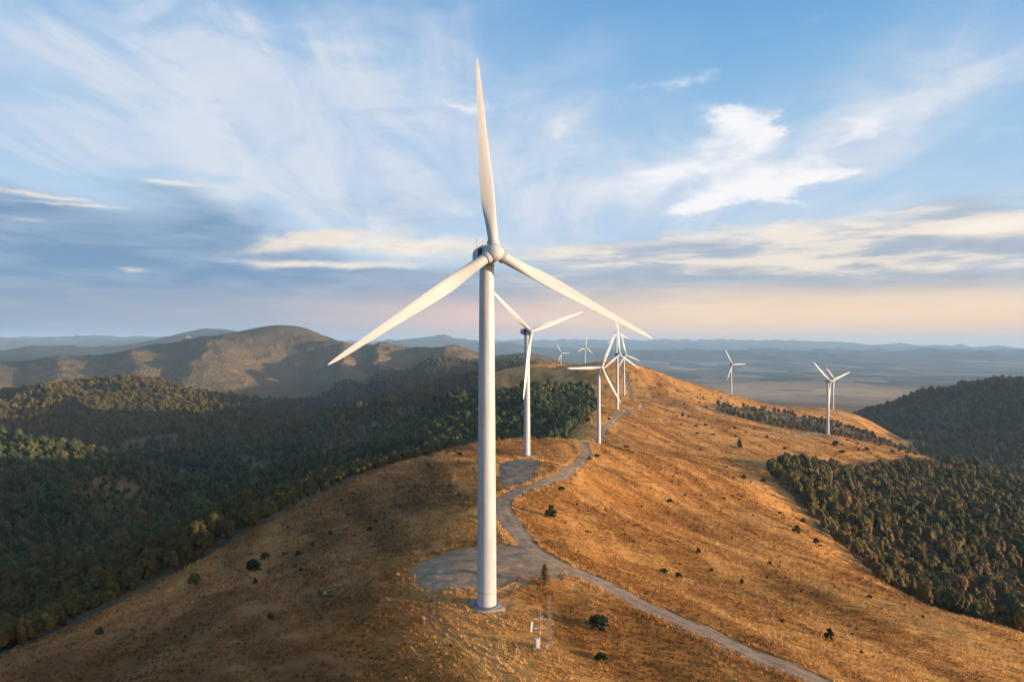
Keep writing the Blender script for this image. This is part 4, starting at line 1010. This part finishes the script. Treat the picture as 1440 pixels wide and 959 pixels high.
# ================================================================== air
HAZE_D, HAZE_COL = 4.0e-5, (0.50, 0.74, 1.0, 1)
m = MB(); zb, zt = float(GZ.min())-1.5, max(float(GZ.max()), 70.0)+6
m.box((0,0,(zb+zt)/2), (60400,60400,zt-zb))
mh = bpy.data.materials.new('haze'); mh.use_nodes = True; nt = mh.node_tree; nt.nodes.clear()
ou = nt.nodes.new('ShaderNodeOutputMaterial'); pvn = nt.nodes.new('ShaderNodeVolumePrincipled'); nt.links.new(pvn.outputs[0], ou.inputs['Volume'])
pvn.inputs['Density'].default_value = HAZE_D; pvn.inputs['Color'].default_value = HAZE_COL; pvn.inputs['Anisotropy'].default_value = 0.0
hz = m.build('haze', mh, None, False); hz['kind'] = 'stuff'

# ================================================================== sky, sun
EXPO = 0.95
world = bpy.data.worlds.new('World'); SC.world = world; world.use_nodes = True
t = NT(world.node_tree); bg = t.n['Background']; STR = 0.1; bg.inputs['Strength'].default_value = STR
world.cycles.sampling_method = 'MANUAL'; world.cycles.sample_map_resolution = 512
D = t.add('ShaderNodeTexCoord').outputs['Generated']
sky = t.add('ShaderNodeTexSky', sky_type='NISHITA'); sky.sun_disc = False; sky.sun_elevation = SUN_EL; sky.sun_rotation = SUN_AZ
sky.altitude = 900; sky.air_density = 1.0; sky.dust_density = 1.5; sky.ozone_density = 1.5
S3 = t.add('ShaderNodeSeparateXYZ'); t.l.new(D, S3.inputs[0]); dx, dy, dz = S3.outputs
az = t.math('ARCTAN2', dx, dy); el = t.math('ARCSINE', dz)
cmb = t.add('ShaderNodeCombineXYZ'); t.put(cmb.inputs[0], az); t.put(cmb.inputs[1], el); AE = cmb.outputs[0]
den = t.math('ADD', t.math('MAXIMUM', dz, 0.0), 0.16)
pc = t.add('ShaderNodeCombineXYZ'); t.put(pc.inputs[0], t.math('DIVIDE', dx, den)); t.put(pc.inputs[1], t.math('DIVIDE', dy, den)); PL = pc.outputs[0]
def warp(base, sc, amt, detail=6, rough=0.6):
    n = t.noise(base, sc, detail, rough, 0.0, 1)
    q = t.add('ShaderNodeVectorMath', operation='SUBTRACT'); t.put(q.inputs[0], n); q.inputs[1].default_value = (0.5,0.5,0.5)
    w = t.add('ShaderNodeVectorMath', operation='MULTIPLY_ADD'); t.l.new(q.outputs[0], w.inputs[0]); w.inputs[1].default_value = amt; t.put(w.inputs[2], AE); return w.outputs[0]
AEs = t.mapping(AE, scale=(1,2.4,1))
AW = warp(AEs, 6.0, (0.20,0.085,0))            # torn cirrus
AW2 = warp(AEs, 7.0, (0.16,0.022,0), 6, 0.65)        # flat layers
AW3 = warp(AEs, 14.0, (0.085,0.05,0), 6, 0.65)  # heaps
def ae(px, py):
    a = math.atan((px-CX)/F_PX); return a, math.atan((CY-py)/F_PX*math.cos(a))
def blob(px, py, w, h, rot, wt, src=None):
    a, e = ae(px, py); ca_ = math.cos(a)
    n = t.mapping(src or AW, loc=(a, e, 0), rot=(0,0,math.radians(rot)), scale=(w/F_PX*ca_*ca_, h/F_PX*ca_, 1), typ='TEXTURE')
    vm = t.add('ShaderNodeVectorMath', operation='DOT_PRODUCT'); t.l.new(n, vm.inputs[0]); t.l.new(n, vm.inputs[1])
    return t.math('MULTIPLY', t.math('POWER', 2.7183, t.math('MULTIPLY', vm.outputs['Value'], -1.0)), wt)
def total(lst, src=None):
    s = None
    for b_ in lst:
        q = blob(*b_, src=src); s = q if s is None else t.math('ADD', s, q)
    return s
K = 1.0/STR/2**EXPO
def C(r, g, b_): c = lin(r, g, b_); return (c[0]*K, c[1]*K, c[2]*K, 1)
def ramp(fac, stops):
    cr = t.add('ShaderNodeValToRGB'); t.put(cr.inputs[0], fac); e_ = cr.color_ramp.elements
    e_[0].position = stops[0][0]; e_[0].color = lin(*stops[0][1]); e_[1].position = stops[-1][0]; e_[1].color = lin(*stops[-1][1])
    for p_, c_ in stops[1:-1]:
        q = e_.new(p_); q.color = lin(*c_)
    v = t.add('ShaderNodeVectorMath', operation='SCALE'); t.l.new(cr.outputs[0], v.inputs[0]); v.inputs['Scale'].default_value = K; return v.outputs[0]
fil = t.noise(t.mapping(AE, rot=(0,0,0.35), scale=(4.5,10,1)), 1.0, 7, 0.6, 0.9)           # cirrus filaments
fil2 = t.noise(t.mapping(PL, rot=(0,0,-0.5), scale=(2.6,0.8,1)), 1.2, 7, 0.6, 0.7)
fib = t.noise(t.mapping(AE, rot=(0,0,-0.05), scale=(3.0,22,1)), 1.0, 7, 0.62, 0.5)           # layers near the horizon
fib2 = t.noise(t.mapping(AE, loc=(3,1,0), rot=(0,0,-0.06), scale=(6,42,1)), 1.0, 6, 0.62, 0.5)
puf = t.noise(t.mapping(AE, rot=(0,0,-0.15), scale=(14,26,1)), 1.0, 7, 0.62, 0.2)
cen = lambda v, k: t.math('MULTIPLY', t.math('SUBTRACT', v, 0.5), k)
add = lambda a, b_: t.math('ADD', a, b_)
mul = lambda a, b_: t.math('MULTIPLY', a, b_)
# clear sky: the physical sky with the clean blue of the evening over it
eln = t.math('DIVIDE', el, 0.47, clamp=True)
gr = ramp(eln, [(0,(182,208,232)),(0.25,(184,213,239)),(0.55,(160,201,236)),(0.8,(128,182,228)),(1.0,(106,165,219))])
c = t.mix(0.93, sky.outputs[0], gr)
right = t.step(az, -0.45, 0.25)
# thin veil
veil = total([(120,60,360,110,-10,.75),(470,170,360,140,-12,.85),(620,255,280,90,4,.7),(780,150,120,60,20,.5),(70,190,200,90,0,.7),(360,90,180,80,-30,.5),(1000,245,280,60,8,.95),(1270,160,240,45,18,.8),(560,70,200,60,15,.45),(1330,70,240,70,10,.35),(1150,320,420,45,0,.55),(300,240,220,60,0,.4)])
vm_ = mul(veil, add(0.28, mul(t.step(add(mul(fil,0.72), mul(fil2,0.28)), 0.34, 0.70), 0.72)))
vm_ = t.math('MINIMUM', vm_, 0.86)
c = t.mix(vm_, c, t.mix(t.step(fil2, 0.35, 0.65), C(196,212,235), C(222,228,238)))
# blue-grey bank
dark = total([(40,340,330,70,-4,1.2),(150,410,420,70,0,1.3),(290,300,130,34,-20,.65),(420,412,320,34,0,1.0),(760,414,430,26,0,.95),(1080,378,260,24,4,.7),(1330,396,260,20,0,.7),(1400,346,110,18,3,.7),(930,404,320,28,0,.75),(840,352,140,14,3,.5),(560,292,130,34,-10,.35)], AW2)
dm = t.step(add(dark, cen(fib, 1.3)), 0.12, 1.1)
dcol = t.mix(right, C(117,151,187), C(168,181,197))
dcol = t.mix(mul(t.step(fib2, 0.38, 0.66), 0.7), dcol, t.mix(right, C(158,180,206), C(206,204,204)))
c = t.mix(mul(dm, 0.93), c, dcol)
# mottled sunlit and shaded layers at the right
mot = total([(1080,345,330,40,3,.9),(1350,330,160,42,5,.9),(840,362,200,26,2,.55),(1280,372,260,16,0,.7)], AW2)
mm = mul(t.step(add(mot, add(cen(fib2, 1.4), cen(puf, 0.9))), 0.25, 1.15), 0.88)
c = t.mix(mm, c, t.mix(t.step(add(mul(fib,0.5), mul(fib2,0.5)), 0.44, 0.58), C(174,184,200), C(248,235,219)))
# sunlit cream layers
cream = total([(440,336,60,13,6,1.0),(560,345,100,15,0,.75),(475,374,130,7,1,1.1),(372,352,54,9,10,.65),(650,352,170,20,0,.6),(520,325,130,10,4,.5),(1395,316,110,20,8,1.0),(1290,300,90,9,6,.5),(1010,330,260,9,5,.45),(1250,379,200,6,2,.6),(240,259,52,5,1,1.0),(75,276,90,4,-3,1.05),(112,289,76,3,0,.9),(180,378,44,5,0,.75),(60,312,60,4,0,.5),(880,345,130,9,4,.4)], AW2)
cm = t.step(add(cream, add(cen(fib, 1.3), cen(puf, 1.3))), 0.22, 1.35)
c = t.mix(mul(cm, 0.97), c, t.mix(t.step(fib2, 0.4, 0.65), C(240,228,214), C(254,246,234)))
# bright white heaps and torn shreds
white = total([(1030,170,50,24,-10,1.25),(1082,188,26,20,30,1.0),(1000,205,60,12,0,.5),(1065,266,140,22,8,1.3),(1140,256,90,9,6,.7),(930,248,170,24,8,1.0),(985,292,40,9,14,.95),(1115,287,50,6,-12,.75),(1330,130,190,20,18,.58),(1200,185,110,16,24,.45),(945,122,76,13,6,.75),(650,146,54,11,-6,.85),(785,186,18,26,-25,.75)], AW3)
cir = total([(318,194,90,15,-46,.95),(268,150,22,46,20,.6),(190,40,150,30,-32,.6),(380,80,110,20,-35,.4),(600,200,200,30,10,.35),(440,60,60,60,-40,.3),(1375,235,50,9,8,.5),(1425,190,50,9,10,.5),(1250,110,200,18,20,.35)])
wm = t.step(add(add(white, mul(cir, 0.8)), cen(puf, 1.7)), 0.16, 1.45)
c = t.mix(mul(wm, add(0.72, mul(t.math('MINIMUM', white, 1.0), 0.28))), c, t.mix(t.step(add(white, cen(puf, 1.0)), 0.4, 1.0), C(226,230,240), C(250,249,251)))
# low glow band above the horizon
hb = t.math('SUBTRACT', 1.0, t.step(add(el, cen(fib, 0.05)), 0.036, 0.088))
hr = ramp(add(t.math('DIVIDE', az, 1.4), 0.5), [(0.0,(140,162,188)),(0.25,(170,178,194)),(0.45,(228,198,190)),(0.7,(252,220,187)),(1.0,(255,217,179))])
c = t.mix(mul(hb, 0.95), c, hr)
c = t.mix(mul(mul(hb, t.step(fib2, 0.5, 0.66)), 0.45), c, t.mix(right, C(182,184,194), C(246,228,206)))
pink = t.math('SUBTRACT', 1.0, t.step(el, 0.000, 0.034))
c = t.mix(mul(pink, 0.5), c, t.mix(t.step(az, -0.35, 0.4), C(146,164,190), C(212,190,180)))
# bright warm sky round the low sun, behind the camera to the right
sd = t.add('ShaderNodeVectorMath', operation='DOT_PRODUCT'); t.l.new(D, sd.inputs[0]); sd.inputs[1].default_value = SUN_DIR
glow = mul(t.step(sd.outputs['Value'], 0.45, 1.0), t.step(el, -0.02, 0.05))
gv = t.add('ShaderNodeVectorMath', operation='SCALE'); gv.inputs[0].default_value = lin(255,226,186)[:3]; gv.inputs['Scale'].default_value = K*1.9
c = t.mix(mul(glow, 0.9), c, gv.outputs[0])
t.put(bg.inputs['Color'], c)

sun = bpy.data.lights.new('sun', 'SUN'); sun.energy = 5.0; sun.angle = math.radians(0.6); sun.color = (1.0, 0.76, 0.535)
so = link(bpy.data.objects.new('sun', sun)); so.rotation_euler = SUN_DIR.to_track_quat('Z', 'Y').to_euler(); so.location = (200, -100, 300)

cam = bpy.data.cameras.new('camera'); cam.sensor_width = 36; cam.lens = 24; cam.clip_start = 1; cam.clip_end = 90000; cam.shift_y = -0.5/1440
co = link(bpy.data.objects.new('camera', cam)); co.location = (0,0,0); co.rotation_euler = (math.radians(90), 0, 0)
SC.camera = co
SC.view_settings.view_transform = 'Standard'; SC.view_settings.look = 'None'; SC.view_settings.exposure = EXPO; SC.view_settings.gamma = 1.0
SC.render.engine = 'CYCLES'; cy = SC.cycles
cy.use_denoising = True; cy.max_bounces = 5; cy.diffuse_bounces = 2; cy.glossy_bounces = 2; cy.transmission_bounces = 2; cy.volume_bounces = 0; cy.transparent_max_bounces = 4
cy.use_adaptive_sampling = True; cy.adaptive_threshold = 0.03
cy.sample_clamp_indirect = 4.0
